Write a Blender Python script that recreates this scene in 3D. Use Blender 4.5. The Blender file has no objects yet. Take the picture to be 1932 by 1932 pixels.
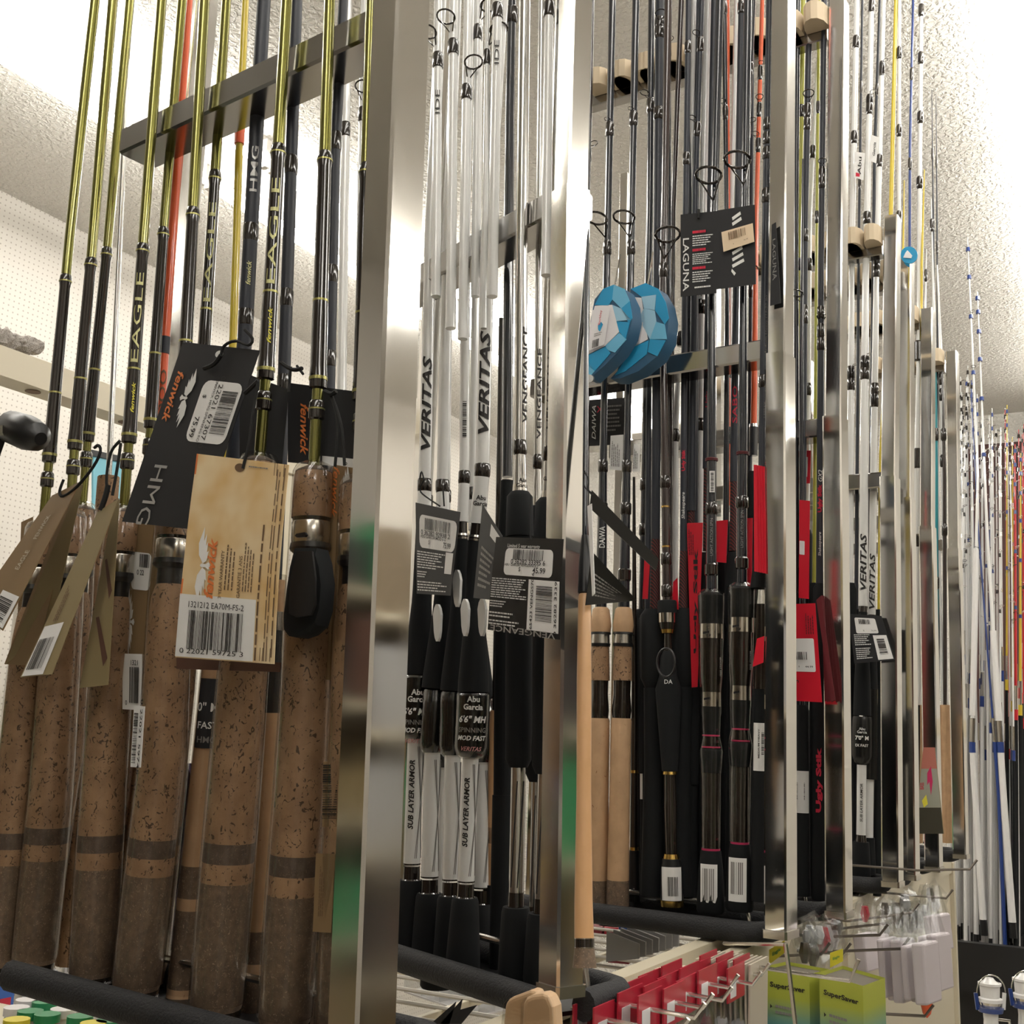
import bpy, bmesh, math, random
import numpy as np
from mathutils import Matrix, Vector
random.seed(7)
SC = bpy.context.scene
COL = SC.collection
# ------------------------------------------------------------------ camera
# world axes: +Y runs down the aisle, +X towards the aisle side, Z up (metres)
F = 2200.0                     # focal length in pixels of a 1932 px frame
pit = math.atan(434 / F); roll = math.atan(.035)
az = math.atan(1224 / math.hypot(F, 434))
hd = np.array([-math.sin(az), math.cos(az), 0]); rt = np.array([math.cos(az), math.sin(az), 0]); up = np.array([0, 0, 1.])
FW = hd * math.cos(pit) + up * math.sin(pit); cu = up * math.cos(pit) - hd * math.sin(pit)
RI = rt * math.cos(roll) + cu * math.sin(roll); UP = cu * math.cos(roll) - rt * math.sin(roll)
CAM = np.array([0, 0, 1.62])
cd = bpy.data.cameras.new('camera'); cam = bpy.data.objects.new('camera', cd); COL.objects.link(cam)
cd.sensor_width = 36; cd.lens = F / 1932 * 36; cd.clip_start = .02
cam.matrix_world = Matrix(((RI[0], UP[0], -FW[0], CAM[0]), (RI[1], UP[1], -FW[1], CAM[1]), (RI[2], UP[2], -FW[2], CAM[2]), (0, 0, 0, 1)))
SC.camera = cam
# ------------------------------------------------------------------ light
SC.view_settings.view_transform = 'Standard'; SC.view_settings.look = 'None'
SC.cycles.transparent_max_bounces = 48
SC.view_settings.exposure = 0.0; SC.view_settings.gamma = 1.0; SC.view_settings.use_curve_mapping = False
w = bpy.data.worlds.new('world'); SC.world = w; w.use_nodes = True
w.node_tree.nodes['Background'].inputs[0].default_value = (1.0, .96, .90, 1)
w.node_tree.nodes['Background'].inputs[1].default_value = .4

# ------------------------------------------------------------------ helpers: geometry from measured sight lines
def ray(x, y): return FW + RI * ((x - 966) / F) + UP * ((966 - y) / F)
def proj(p):
    v = np.asarray(p) - CAM; d = v @ FW
    return 966 + F * (v @ RI) / d, 966 - F * (v @ UP) / d, d
def PZ(x, y, z): r = ray(x, y); return CAM + r * ((z - CAM[2]) / r[2])
def PX(x, y, X): r = ray(x, y); return CAM + r * ((X - CAM[0]) / r[0])
def PY(x, y, Y): r = ray(x, y); return CAM + r * ((Y - CAM[1]) / r[1])
# each rack stands in a vertical plane: (x, y) of its aisle post and how much it is swivelled
RK = {1: (-.49, .735, .16), 2: (-.54, 1.03, .47), 3: (-.455, 1.55, .10), 4: (-.41, 1.815, .06),
      5: (-.40, 2.245, .05), 6: (-.40, 2.365, .05), 7: (-.40, 2.675, .05), 8: (-.40, 3.045, .05), 9: (-.40, 4.3, 0), 10: (-.4, 4.75, 0)}
def W(k, x, y, off=0):
    xa, ya, t = RK[k]; r = ray(x, y); c = ya + t * xa + off
    s = (c - (CAM[1] + t * CAM[0])) / (r[1] + t * r[0]); return CAM + r * s
def nrm(v): v = np.asarray(v, float); return v / (np.linalg.norm(v) + 1e-12)

# ------------------------------------------------------------------ materials
MATS = {}
def mat(name, col=(.5, .5, .5), rough=.5, metal=0, coat=0, spec=.5, emit=None, trans=0, alpha=1):
    if name in MATS: return MATS[name]
    m = bpy.data.materials.new(name); m.use_nodes = True
    b = m.node_tree.nodes['Principled BSDF']
    b.inputs['Base Color'].default_value = (*col, 1); b.inputs['Roughness'].default_value = rough
    b.inputs['Metallic'].default_value = metal; b.inputs['Coat Weight'].default_value = coat
    b.inputs['Coat Roughness'].default_value = .05
    b.inputs['Specular IOR Level'].default_value = spec
    if trans: b.inputs['Transmission Weight'].default_value = trans
    if alpha < 1: b.inputs['Alpha'].default_value = alpha
    if emit: b.inputs['Emission Color'].default_value = (*emit[:3], 1); b.inputs['Emission Strength'].default_value = emit[3]
    MATS[name] = m; return m
def N(m, t, **k):
    n = m.node_tree.nodes.new(t)
    for a, v in k.items():
        if a in n.inputs: n.inputs[a].default_value = v
        else: setattr(n, a, v)
    return n
def L(m, a, b): m.node_tree.links.new(a, b)
def ramp(m, stops):
    r = m.node_tree.nodes.new('ShaderNodeValToRGB'); e = r.color_ramp.elements
    while len(e) < len(stops): e.new(.5)
    for i, (p, c) in enumerate(stops): e[i].position = p; e[i].color = (*c, 1)
    return r
def bsdf(m): return m.node_tree.nodes['Principled BSDF']
def coords(m, scale=(1, 1, 1)):
    tc = N(m, 'ShaderNodeTexCoord'); oi = N(m, 'ShaderNodeObjectInfo')
    mp = N(m, 'ShaderNodeMapping'); mp.inputs['Scale'].default_value = scale
    ad = N(m, 'ShaderNodeVectorMath', operation='MULTIPLY_ADD'); ad.inputs[1].default_value = (7, 5, 9)
    L(m, oi.outputs['Random'], ad.inputs[0]); L(m, tc.outputs['Object'], ad.inputs[2]); L(m, ad.outputs[0], mp.inputs[0])
    return mp.outputs[0]
def bump(m, h, st, dist=.001):
    b = N(m, 'ShaderNodeBump'); b.inputs['Strength'].default_value = st; b.inputs['Distance'].default_value = dist
    L(m, h, b.inputs['Height']); L(m, b.outputs[0], bsdf(m).inputs['Normal'])

def cork(name, c1, c2, dark, thr, sc, rough=.65):
    m = mat(name, c1, rough); v = coords(m, (1, 1, .8))
    n = N(m, 'ShaderNodeTexNoise'); n.inputs['Scale'].default_value = sc * .35; n.inputs['Detail'].default_value = 3; L(m, v, n.inputs[0])
    r = ramp(m, [(.35, c1), (.65, c2)]); L(m, n.outputs[0], r.inputs[0])
    n2 = N(m, 'ShaderNodeTexNoise'); n2.inputs['Scale'].default_value = sc; n2.inputs['Detail'].default_value = 4
    n2.inputs['Distortion'].default_value = 1.6; L(m, v, n2.inputs[0])
    r2 = ramp(m, [(thr, (0, 0, 0)), (thr + .03, (1, 1, 1))]); L(m, n2.outputs[0], r2.inputs[0])
    mx = N(m, 'ShaderNodeMix', data_type='RGBA'); L(m, r2.outputs[0], mx.inputs[0])
    L(m, r.outputs[0], mx.inputs[6]); mx.inputs[7].default_value = (*dark, 1); L(m, mx.outputs[2], bsdf(m).inputs['Base Color'])
    bump(m, n2.outputs[0], .3, .0006)
cork('cork', (.29, .17, .092), (.39, .24, .135), (.07, .038, .02), .60, 200)
cork('cork_light', (.50, .32, .18), (.58, .37, .21), (.30, .15, .07), .70, 150)
cork('cork_smooth', (.62, .36, .17), (.66, .39, .20), (.45, .25, .11), .74, 90, .35)
cork('cork_composite', (.125, .088, .06), (.19, .125, .08), (.36, .25, .17), .62, 520)
cork('cork_band', (.085, .06, .045), (.13, .09, .065), (.20, .13, .09), .62, 420)
mat('chrome', (.80, .785, .75), .09, 1); m = MATS['chrome']
v = coords(m, (9, 9, 1.5)); n = N(m, 'ShaderNodeTexNoise', Scale=1.5); L(m, v, n.inputs[0])
rr = ramp(m, [(.3, (.05,) * 3), (.8, (.17,) * 3)]); L(m, n.outputs[0], rr.inputs[0]); L(m, rr.outputs[0], bsdf(m).inputs['Roughness']); bump(m, n.outputs[0], .06, .004)
mat('bar_metal', (.42, .41, .40), .14, 1)
mat('steel', (.68, .65, .60), .22, 1)
mat('olive_metal', (.25, .24, .055), .22, .85, coat=1)
mat('gloss_black', (.018, .013, .010), .12, coat=1)
mat('trim_gold', (.45, .42, .16), .3, .8)
mat('gold', (.75, .50, .14), .22, 1)
mat('black_plastic', (.010, .010, .011), .38)
mat('foam_grip', (.010, .011, .012), .8, spec=.25)
m = mat('foam_black', (.016, .016, .018), .65, spec=.4); v = coords(m); n = N(m, 'ShaderNodeTexNoise', Scale=420.0); L(m, v, n.inputs[0]); bump(m, n.outputs[0], .8, .0015)
mat('navy_matte', (.026, .030, .042), .42)
mat('navy_gloss', (.016, .019, .027), .16, coat=1)
mat('brown_black', (.035, .022, .02), .18, coat=1)
mat('white_gloss', (.78, .78, .77), .18, coat=1)
mat('white_foam', (.72, .71, .70), .5)
mat('silver_blank', (.66, .65, .63), .16, .95)
mat('orange_blank', (.85, .13, .04), .3, coat=.6)
mat('yellow_blank', (.66, .50, .04), .3, coat=.6)
mat('lime_blank', (.50, .50, .08), .3, coat=.6)
mat('blue_blank', (.02, .05, .22), .3, coat=.6)
mat('red_blank', (.55, .02, .03), .3, coat=.6)
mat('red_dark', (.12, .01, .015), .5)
mat('pink_ring', (.55, .03, .12), .4)
mat('black_ink', (.015, .012, .012), .5)
mat('white_ink', (.75, .75, .73), .5)
mat('grey_ink', (.22, .21, .20), .5)
mat('silver_ink', (.55, .55, .54), .3, .6)
mat('gold_ink', (.62, .60, .30), .35, .5)
mat('yellow_ink', (.72, .65, .06), .5)
mat('orange_ink', (.72, .20, .05), .5)
mat('brown_ink', (.16, .09, .045), .6)
mat('red_ink', (.60, .015, .05), .5)
mat('white_paper', (.82, .81, .80), .45)
mat('cream_paper', (.74, .58, .40), .5)
mat('black_card', (.020, .020, .022), .55, spec=.35)
mat('black_foil', (.014, .014, .014), .28); mat('black_label', (.010, .010, .010), .25)
mat('brown_card', (.24, .155, .075), .55)
mat('khaki_card', (.26, .20, .10), .5)
mat('umber_card', (.10, .045, .03), .55); mat('wine', (.055, .018, .015), .6)
mat('red_card', (.62, .012, .03), .35)
mat('elastic', (.008, .008, .008), .8)
mat('cream_paint', (.62, .56, .43), .45)
mat('tan_foam', (.62, .51, .36), .8)
mat('green_glow', (.02, .45, .22), .3)
mat('pack_red', (.42, .02, .04), .35); mat('pack_blue', (.03, .10, .35), .35); mat('pack_green', (.02, .25, .10), .4)
mat('pack_yellow', (.70, .60, .05), .4); mat('pack_grey', (.35, .35, .36), .4); mat('pack_white', (.72, .70, .72), .3)
mat('wood', (.62, .42, .25), .45)
# clear shrink plastic: a mix of see-through and gloss
def clear(name, tint, gl):
    m = bpy.data.materials.new(name); m.use_nodes = True; MATS[name] = m
    nt = m.node_tree; nt.nodes.clear(); o = nt.nodes.new('ShaderNodeOutputMaterial')
    t = nt.nodes.new('ShaderNodeBsdfTransparent'); t.inputs[0].default_value = (*tint, 1)
    g = nt.nodes.new('ShaderNodeBsdfGlossy'); g.inputs['Roughness'].default_value = .12
    tc = nt.nodes.new('ShaderNodeTexCoord'); nz = nt.nodes.new('ShaderNodeTexNoise'); nz.inputs['Scale'].default_value = 90
    bp = nt.nodes.new('ShaderNodeBump'); bp.inputs['Strength'].default_value = .2; bp.inputs['Distance'].default_value = .002
    nt.links.new(tc.outputs['Object'], nz.inputs[0]); nt.links.new(nz.outputs[0], bp.inputs['Height']); nt.links.new(bp.outputs[0], g.inputs['Normal'])
    lw = nt.nodes.new('ShaderNodeLayerWeight'); lw.inputs[0].default_value = .35
    mm = nt.nodes.new('ShaderNodeMath'); mm.operation = 'MULTIPLY_ADD'; mm.inputs[1].default_value = gl; mm.inputs[2].default_value = .04
    nt.links.new(lw.outputs['Facing'], mm.inputs[0])
    x = nt.nodes.new('ShaderNodeMixShader'); nt.links.new(mm.outputs[0], x.inputs[0]); nt.links.new(t.outputs[0], x.inputs[1]); nt.links.new(g.outputs[0], x.inputs[2])
    nt.links.new(x.outputs[0], o.inputs[0])
clear('clear_wrap', (.93, .92, .90), .40); clear('clear_pack', (.96, .965, .965), .16)
# tan printed card with its soft orange border
m = mat('tan_card', (.70, .50, .26), .5)
tc = N(m, 'ShaderNodeTexCoord'); nz = N(m, 'ShaderNodeTexNoise', Scale=28.0); L(m, tc.outputs['Object'], nz.inputs[0])
r = ramp(m, [(.3, (.68, .44, .18)), (.7, (.82, .66, .42))]); L(m, nz.outputs[0], r.inputs[0]); L(m, r.outputs[0], bsdf(m).inputs['Base Color'])
# textured ceiling, pegboard
m = mat('ceiling_plaster', (.70, .675, .625), .85); tc = N(m, 'ShaderNodeTexCoord')
nz = N(m, 'ShaderNodeTexNoise', Scale=62.0, Detail=3.0); nz.inputs['Distortion'].default_value = .6; L(m, tc.outputs['Object'], nz.inputs[0])
r = ramp(m, [(.42, (0, 0, 0)), (.62, (1, 1, 1))]); L(m, nz.outputs[0], r.inputs[0]); bump(m, r.outputs[0], .8, .006)
m = mat('pegboard', (.70, .665, .60), .5); tc = N(m, 'ShaderNodeTexCoord'); sp = N(m, 'ShaderNodeSeparateXYZ'); L(m, tc.outputs['Object'], sp.inputs[0])
def rep(out, step):
    a = N(m, 'ShaderNodeMath', operation='DIVIDE'); L(m, out, a.inputs[0]); a.inputs[1].default_value = step
    f = N(m, 'ShaderNodeMath', operation='FRACT'); L(m, a.outputs[0], f.inputs[0])
    s = N(m, 'ShaderNodeMath', operation='SUBTRACT'); L(m, f.outputs[0], s.inputs[0]); s.inputs[1].default_value = .5
    q = N(m, 'ShaderNodeMath', operation='MULTIPLY'); L(m, s.outputs[0], q.inputs[0]); L(m, s.outputs[0], q.inputs[1]); return q.outputs[0]
a = N(m, 'ShaderNodeMath', operation='ADD'); L(m, rep(sp.outputs['Y'], .021), a.inputs[0]); L(m, rep(sp.outputs['Z'], .021), a.inputs[1])
r = ramp(m, [(.012, (.34, .31, .27)), (.03, (.58, .55, .50))]); L(m, a.outputs[0], r.inputs[0]); L(m, r.outputs[0], bsdf(m).inputs['Base Color'])
mat('floor_tile', (.58, .54, .48), .35)
mat('lamp_lens', (1, 1, 1), .5, emit=(1, .97, .91, 19.5)); mat('lamp_metal', (.62, .60, .56), .4)

# ------------------------------------------------------------------ helpers: objects
def tag(o, label=None, cat=None, group=None, kind=None):
    if label: o['label'] = label
    if cat: o['category'] = cat
    if group: o['group'] = group
    if kind: o['kind'] = kind
    return o
def empty(name, loc, label, cat, group=None):
    o = bpy.data.objects.new(name, None); COL.objects.link(o); o.location = Vector(loc); o.empty_display_size = .01
    return tag(o, label, cat, group)
def mesh(name, vs, fs, m, parent=None, smooth=False, label=None):
    """vs in world metres; stored relative to the thing's base"""
    base = np.zeros(3); p = parent
    while p is not None: base = base + np.array(p.location); p = p.parent
    vs = np.asarray(vs, float)
    org = base if parent is not None else vs.mean(axis=0) * np.array([1, 1, 0]) + np.array([0, 0, vs[:, 2].min()])
    me = bpy.data.meshes.new(name); me.from_pydata((vs - org).tolist(), [], [tuple(f) for f in fs])
    me.materials.append(MATS[m]); me.validate()
    if smooth:
        for q in me.polygons: q.use_smooth = True
        try: me.set_sharp_from_angle(angle=math.radians(38))
        except Exception: pass
    o = bpy.data.objects.new(name, me); COL.objects.link(o)
    if parent is not None: o.parent = parent
    else: o.location = Vector(org)
    if label: o['label'] = label
    return o
BOXF = [(0, 3, 2, 1), (4, 5, 6, 7), (0, 1, 5, 4), (1, 2, 6, 5), (2, 3, 7, 6), (3, 0, 4, 7)]
def hexa(q0, q1):      # two quads -> closed block
    return list(q0) + list(q1), BOXF
def box(c0, c1):
    (x0, y0, z0), (x1, y1, z1) = c0, c1
    return [(x0, y0, z0), (x1, y0, z0), (x1, y1, z0), (x0, y1, z0), (x0, y0, z1), (x1, y0, z1), (x1, y1, z1), (x0, y1, z1)], BOXF
class MB:
    def __init__(s): s.v = []; s.f = []
    def add(s, vf):
        n = len(s.v); s.v += [tuple(x) for x in vf[0]]; s.f += [tuple(i + n for i in f) for f in vf[1]]; return s
    def out(s, name, m, parent=None, smooth=False, label=None): return mesh(name, s.v, s.f, m, parent, smooth, label)
def frame(d, ref=None):
    d = nrm(d); ref = np.array(ref if ref is not None else (0, 0, 1.))
    if abs(d @ nrm(ref)) > .98: ref = np.array([1., 0, 0])
    a = nrm(np.cross(d, ref)); return a, nrm(np.cross(a, d))
def tube(pts, r, n=8, cap=True, closed=False):
    pts = [np.asarray(p, float) for p in pts]; vs = []; fs = []; K = len(pts)
    rs = r if hasattr(r, '__len__') else [r] * K; e = None
    for i, p in enumerate(pts):
        if closed: d = pts[(i + 1) % K] - pts[i - 1]
        else: d = pts[min(i + 1, K - 1)] - pts[max(i - 1, 0)]
        d = nrm(d)
        if e is None: e = frame(d)[0]
        e = nrm(e - d * (e @ d)); g = np.cross(d, e)
        for j in range(n):
            a = 2 * math.pi * j / n; vs.append(p + rs[i] * (math.cos(a) * e + math.sin(a) * g))
    for i in range(K if closed else K - 1):
        for j in range(n):
            a = i * n; b = ((i + 1) % K) * n; fs.append((a + j, a + (j + 1) % n, b + (j + 1) % n, b + j))
    if cap and not closed: fs.append(tuple(range(n))[::-1]); fs.append(tuple(range((K - 1) * n, K * n)))
    return vs, fs
def beam(p, q, wa, wb, u, bev=.0):      # rectangular tube p->q, wa along u, wb across
    p = np.asarray(p, float); q = np.asarray(q, float); d = nrm(q - p); u = nrm(np.array(u) - d * (np.array(u) @ d)); v = np.cross(d, u)
    b = min(wa, wb) * .08 if bev == 0 else bev; o = []
    for sx, sy in ((-1, -1), (1, -1), (1, 1), (-1, 1)):
        for k in ((1, 0), (0, 1)) if sx * sy > 0 else ((0, 1), (1, 0)):
            o.append(u * (sx * (wa / 2 - b * (1 - k[0]))) + v * (sy * (wb / 2 - b * (1 - k[1]))))
    vs = [p + x for x in o] + [q + x for x in o]; n = 8
    fs = [(j, (j + 1) % n, n + (j + 1) % n, n + j) for j in range(n)] + [tuple(range(n))[::-1], tuple(range(n, 2 * n))]
    return vs, fs
def plate(pts, thick, back=None):       # polygon (world points) given real thickness away from the camera
    pts = [np.asarray(p, float) for p in pts]; c = sum(pts) / len(pts)
    nn = sum((np.cross(pts[i] - c, pts[(i + 1) % len(pts)] - c) for i in range(len(pts))), np.zeros(3)); nn = nrm(nn)
    if nn @ (c - CAM) < 0: nn = -nn
    if back is not None: nn = nrm(back)
    n = len(pts); vs = pts + [p + nn * thick for p in pts]
    fs = [tuple(range(n)), tuple(range(n, 2 * n))[::-1]] + [(i, i + n, (i + 1) % n + n, (i + 1) % n) for i in range(n)]
    return vs, fs
# ------------------------------------------------------------------ lettering
TC = {}
def glyphs(s, bold=0., shear=0.):
    key = (s, bold, shear)
    if key in TC: return TC[key]
    c = bpy.data.curves.new('lettering_curve', 'FONT'); c.body = s; c.size = 1; c.offset = bold; c.shear = shear; c.resolution_u = 2
    o = bpy.data.objects.new('lettering_tmp', c); me = bpy.data.meshes.new_from_object(o)
    v = np.array([x.co[:] for x in me.vertices]) if len(me.vertices) else np.zeros((1, 3)); f = [tuple(p.vertices) for p in me.polygons]
    bpy.data.objects.remove(o); bpy.data.curves.remove(c); bpy.data.meshes.remove(me)
    lo = v.min(0); hi = v.max(0); v = (v - lo); TC[key] = (v, f, (hi - lo)[0], (hi - lo)[1]); return TC[key]

# ------------------------------------------------------------------ rods
class Rod:
    def __init__(s, k, pts, off, name, label, group=None, cat='fishing rod', n=14):
        pts = sorted(pts, key=lambda p: p[1]); oo = list(np.interp([p[1] for p in pts], (pts[0][1], pts[-1][1]), (off, off + .03)) if not isinstance(off, tuple) else np.interp([p[1] for p in pts], (pts[0][1], pts[-1][1]), off))
        s.k = k; s.A = [W(k, x, y, o) for (x, y), o in zip(pts, oo)]; s.px = [proj(a) for a in s.A]; s.n = n
        base = s.at(max(p[1] for p in s.px))[0]
        s.root = empty(name, base, label, cat, group)
    def at(s, y):
        P = s.px; i = 0                       # points are listed top -> bottom
        while i < len(P) - 2 and y > P[i + 1][1]: i += 1
        (xa, ya, da), (xb, yb, db) = P[i], P[i + 1]
        t = da * (ya - y) / (da * (ya - y) - db * (yb - y)); p = s.A[i] * (1 - t) + s.A[i + 1] * t
        return p, nrm(s.A[i] - s.A[i + 1]), da * (1 - t) + db * t      # direction points up
    def seg(s, name, m, prof, label=None, parent=None):
        """prof: [(y_px, width_px), ...] from top to bottom"""
        pr = []; nodes = [p[1] for p in s.px[1:-1]]
        for (y0, w0), (y1, w1) in zip(prof, prof[1:]):
            pr.append((y0, w0))
            for yn in nodes:
                if y0 < yn < y1: pr.append((yn, w0 + (w1 - w0) * (yn - y0) / (y1 - y0)))
        pr.append(prof[-1]); vs = []; fs = []; n = s.n; e = None
        for y, wd in pr:
            p, d, dep = s.at(y); r = wd / 2 * dep / F
            e1 = nrm((CAM - p) - d * ((CAM - p) @ d)); e2 = np.cross(d, e1)
            for j in range(n):
                a = 2 * math.pi * j / n; vs.append(p + r * (math.cos(a) * e1 + math.sin(a) * e2))
        K = len(pr)
        for i in range(K - 1):
            for j in range(n): fs.append((i * n + j, i * n + (j + 1) % n, (i + 1) * n + (j + 1) % n, (i + 1) * n + j))
        fs += [tuple(range(n)), tuple(range((K - 1) * n, K * n))[::-1]]
        return mesh(name, vs, fs, m, parent or s.root, True, label)
    def guide(s, y, size, phi, m='gloss_black', wrap=None, par=None):
        p, d, dep = s.at(y); e1 = nrm((CAM - p) - d * ((CAM - p) @ d)); e2 = np.cross(d, e1)   # e2 points screen-right when d is up
        o = math.cos(phi) * e1 + math.sin(phi) * e2; q = size * dep / F; side = np.cross(d, o)
        c = p + o * q * .75 + d * q * 1.1; rd = nrm(d * .25 + o * .97); mb = MB()
        ring = [c + q * .5 * (math.cos(a) * side + math.sin(a) * rd) for a in np.linspace(0, 2 * math.pi, 18, endpoint=False)]
        mb.add(tube(ring, q * .055, 6, closed=True))
        for sg in (-1, 1): mb.add(tube([p - d * q * .2, p + o * q * .12 + d * q * .3, c - o * q * .15 + side * sg * q * .45], q * .035, 5))
        return mb.out('guide', m, par or s.root, True)
    def text(s, st, y0, y1, m, h=None, rot=1, phi=0., r=None, bold=.012, shear=0., name='lettering', xoff=0.):
        """rot=1: runs along the rod, y0 = where it starts, y1 = where it ends; rot=0: across, centred at y0 with cap height h px"""
        V, Fc, wd, ht = glyphs(st, bold, shear); ym = (y0 + y1) / 2 if rot else y0; p, d, dep = s.at(ym)
        e1 = nrm((CAM - p) - d * ((CAM - p) @ d)); e2 = np.cross(d, e1); R = r * dep / F / 2 + .0004
        bm = bmesh.new(); vv = []
        if rot:
            a, _, da = s.at(y0); b, _, db = s.at(y1); Lw = np.linalg.norm(b - a); sc = Lw / wd; hh = h * dep / F; flip = 1 if y0 > y1 else -1
            for x, yy, z in V: vv.append((x * sc, (yy / ht - .5) * hh, 0))
        else:
            hh = h * dep / F; sc = hh / ht
            for x, yy, z in V: vv.append(((x - wd / 2) * sc, (yy - ht / 2) * sc, 0))
        bv = [bm.verts.new(q) for q in vv]
        for f in Fc:
            try: bm.faces.new([bv[i] for i in f])
            except ValueError: pass
        ax = 1 if rot else 0; k = max(abs(q[ax]) for q in vv); step = R * .35; t = -k + step
        while t < k:
            bmesh.ops.bisect_plane(bm, geom=bm.verts[:] + bm.edges[:] + bm.faces[:], plane_co=(t, t, 0), plane_no=(1, 0, 0) if ax == 0 else (0, 1, 0)); t += step
        bm.verts.ensure_lookup_table(); out = []
        for q in bm.verts:
            if rot: u, sarc = q.co.x, -q.co.y * flip
            else: u, sarc = q.co.y, q.co.x
            an = sarc / R + phi; rad = math.cos(an) * e1 + math.sin(an) * e2
            bp = (a + d * u * flip) if rot else (p + d * u)
            out.append(bp + rad * R)
        bm.verts.index_update(); fs = [tuple(x.index for x in f.verts) for f in bm.faces]; bm.free()
        return mesh(name, out, fs, m, s.root)
    def label(s, y0, y1, wpx, m, phi=0., arc=1.2, name='label_sticker', r=None):
        p, d, dep = s.at(y0); vs = []; fs = []; n = 8
        for y in (y0, y1):
            p, d, dep = s.at(y); e1 = nrm((CAM - p) - d * ((CAM - p) @ d)); e2 = np.cross(d, e1); R = (r or wpx) * dep / F / 2 + .00025
            for j in range(n + 1):
                a = phi - arc / 2 + arc * j / n; vs.append(p + R * (math.cos(a) * e1 + math.sin(a) * e2))
        for j in range(n): fs.append((j, j + 1, n + 2 + j, n + 1 + j))
        s.last = mesh(name, vs, fs, m, s.root); return s.last
    def bars(s, y0, y1, wpx, m, phi=0., arc=.9, cnt=16, along=True, name='barcode', seed=1):
        rg = random.Random(seed); vs = []; fs = []; R0 = wpx
        def pt(y, a):
            p, d, dep = s.at(y); e1 = nrm((CAM - p) - d * ((CAM - p) @ d)); e2 = np.cross(d, e1); R = R0 * dep / F / 2 + .0005
            return p + R * (math.cos(a) * e1 + math.sin(a) * e2)
        for i in range(cnt):
            f0 = i / cnt; f1 = f0 + rg.uniform(.25, .8) / cnt
            if along: q = [pt(y0 + (y1 - y0) * f, a) for f, a in ((f0, phi - arc / 2), (f0, phi + arc / 2), (f1, phi + arc / 2), (f1, phi - arc / 2))]
            else: q = [pt(y, phi - arc / 2 + arc * f) for y, f in ((y0, f0), (y0, f1), (y1, f1), (y1, f0))]
            n = len(vs); vs += q; fs.append((n, n + 1, n + 2, n + 3))
        return mesh(name, vs, fs, m, getattr(s, 'last', None) or s.root)

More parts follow.
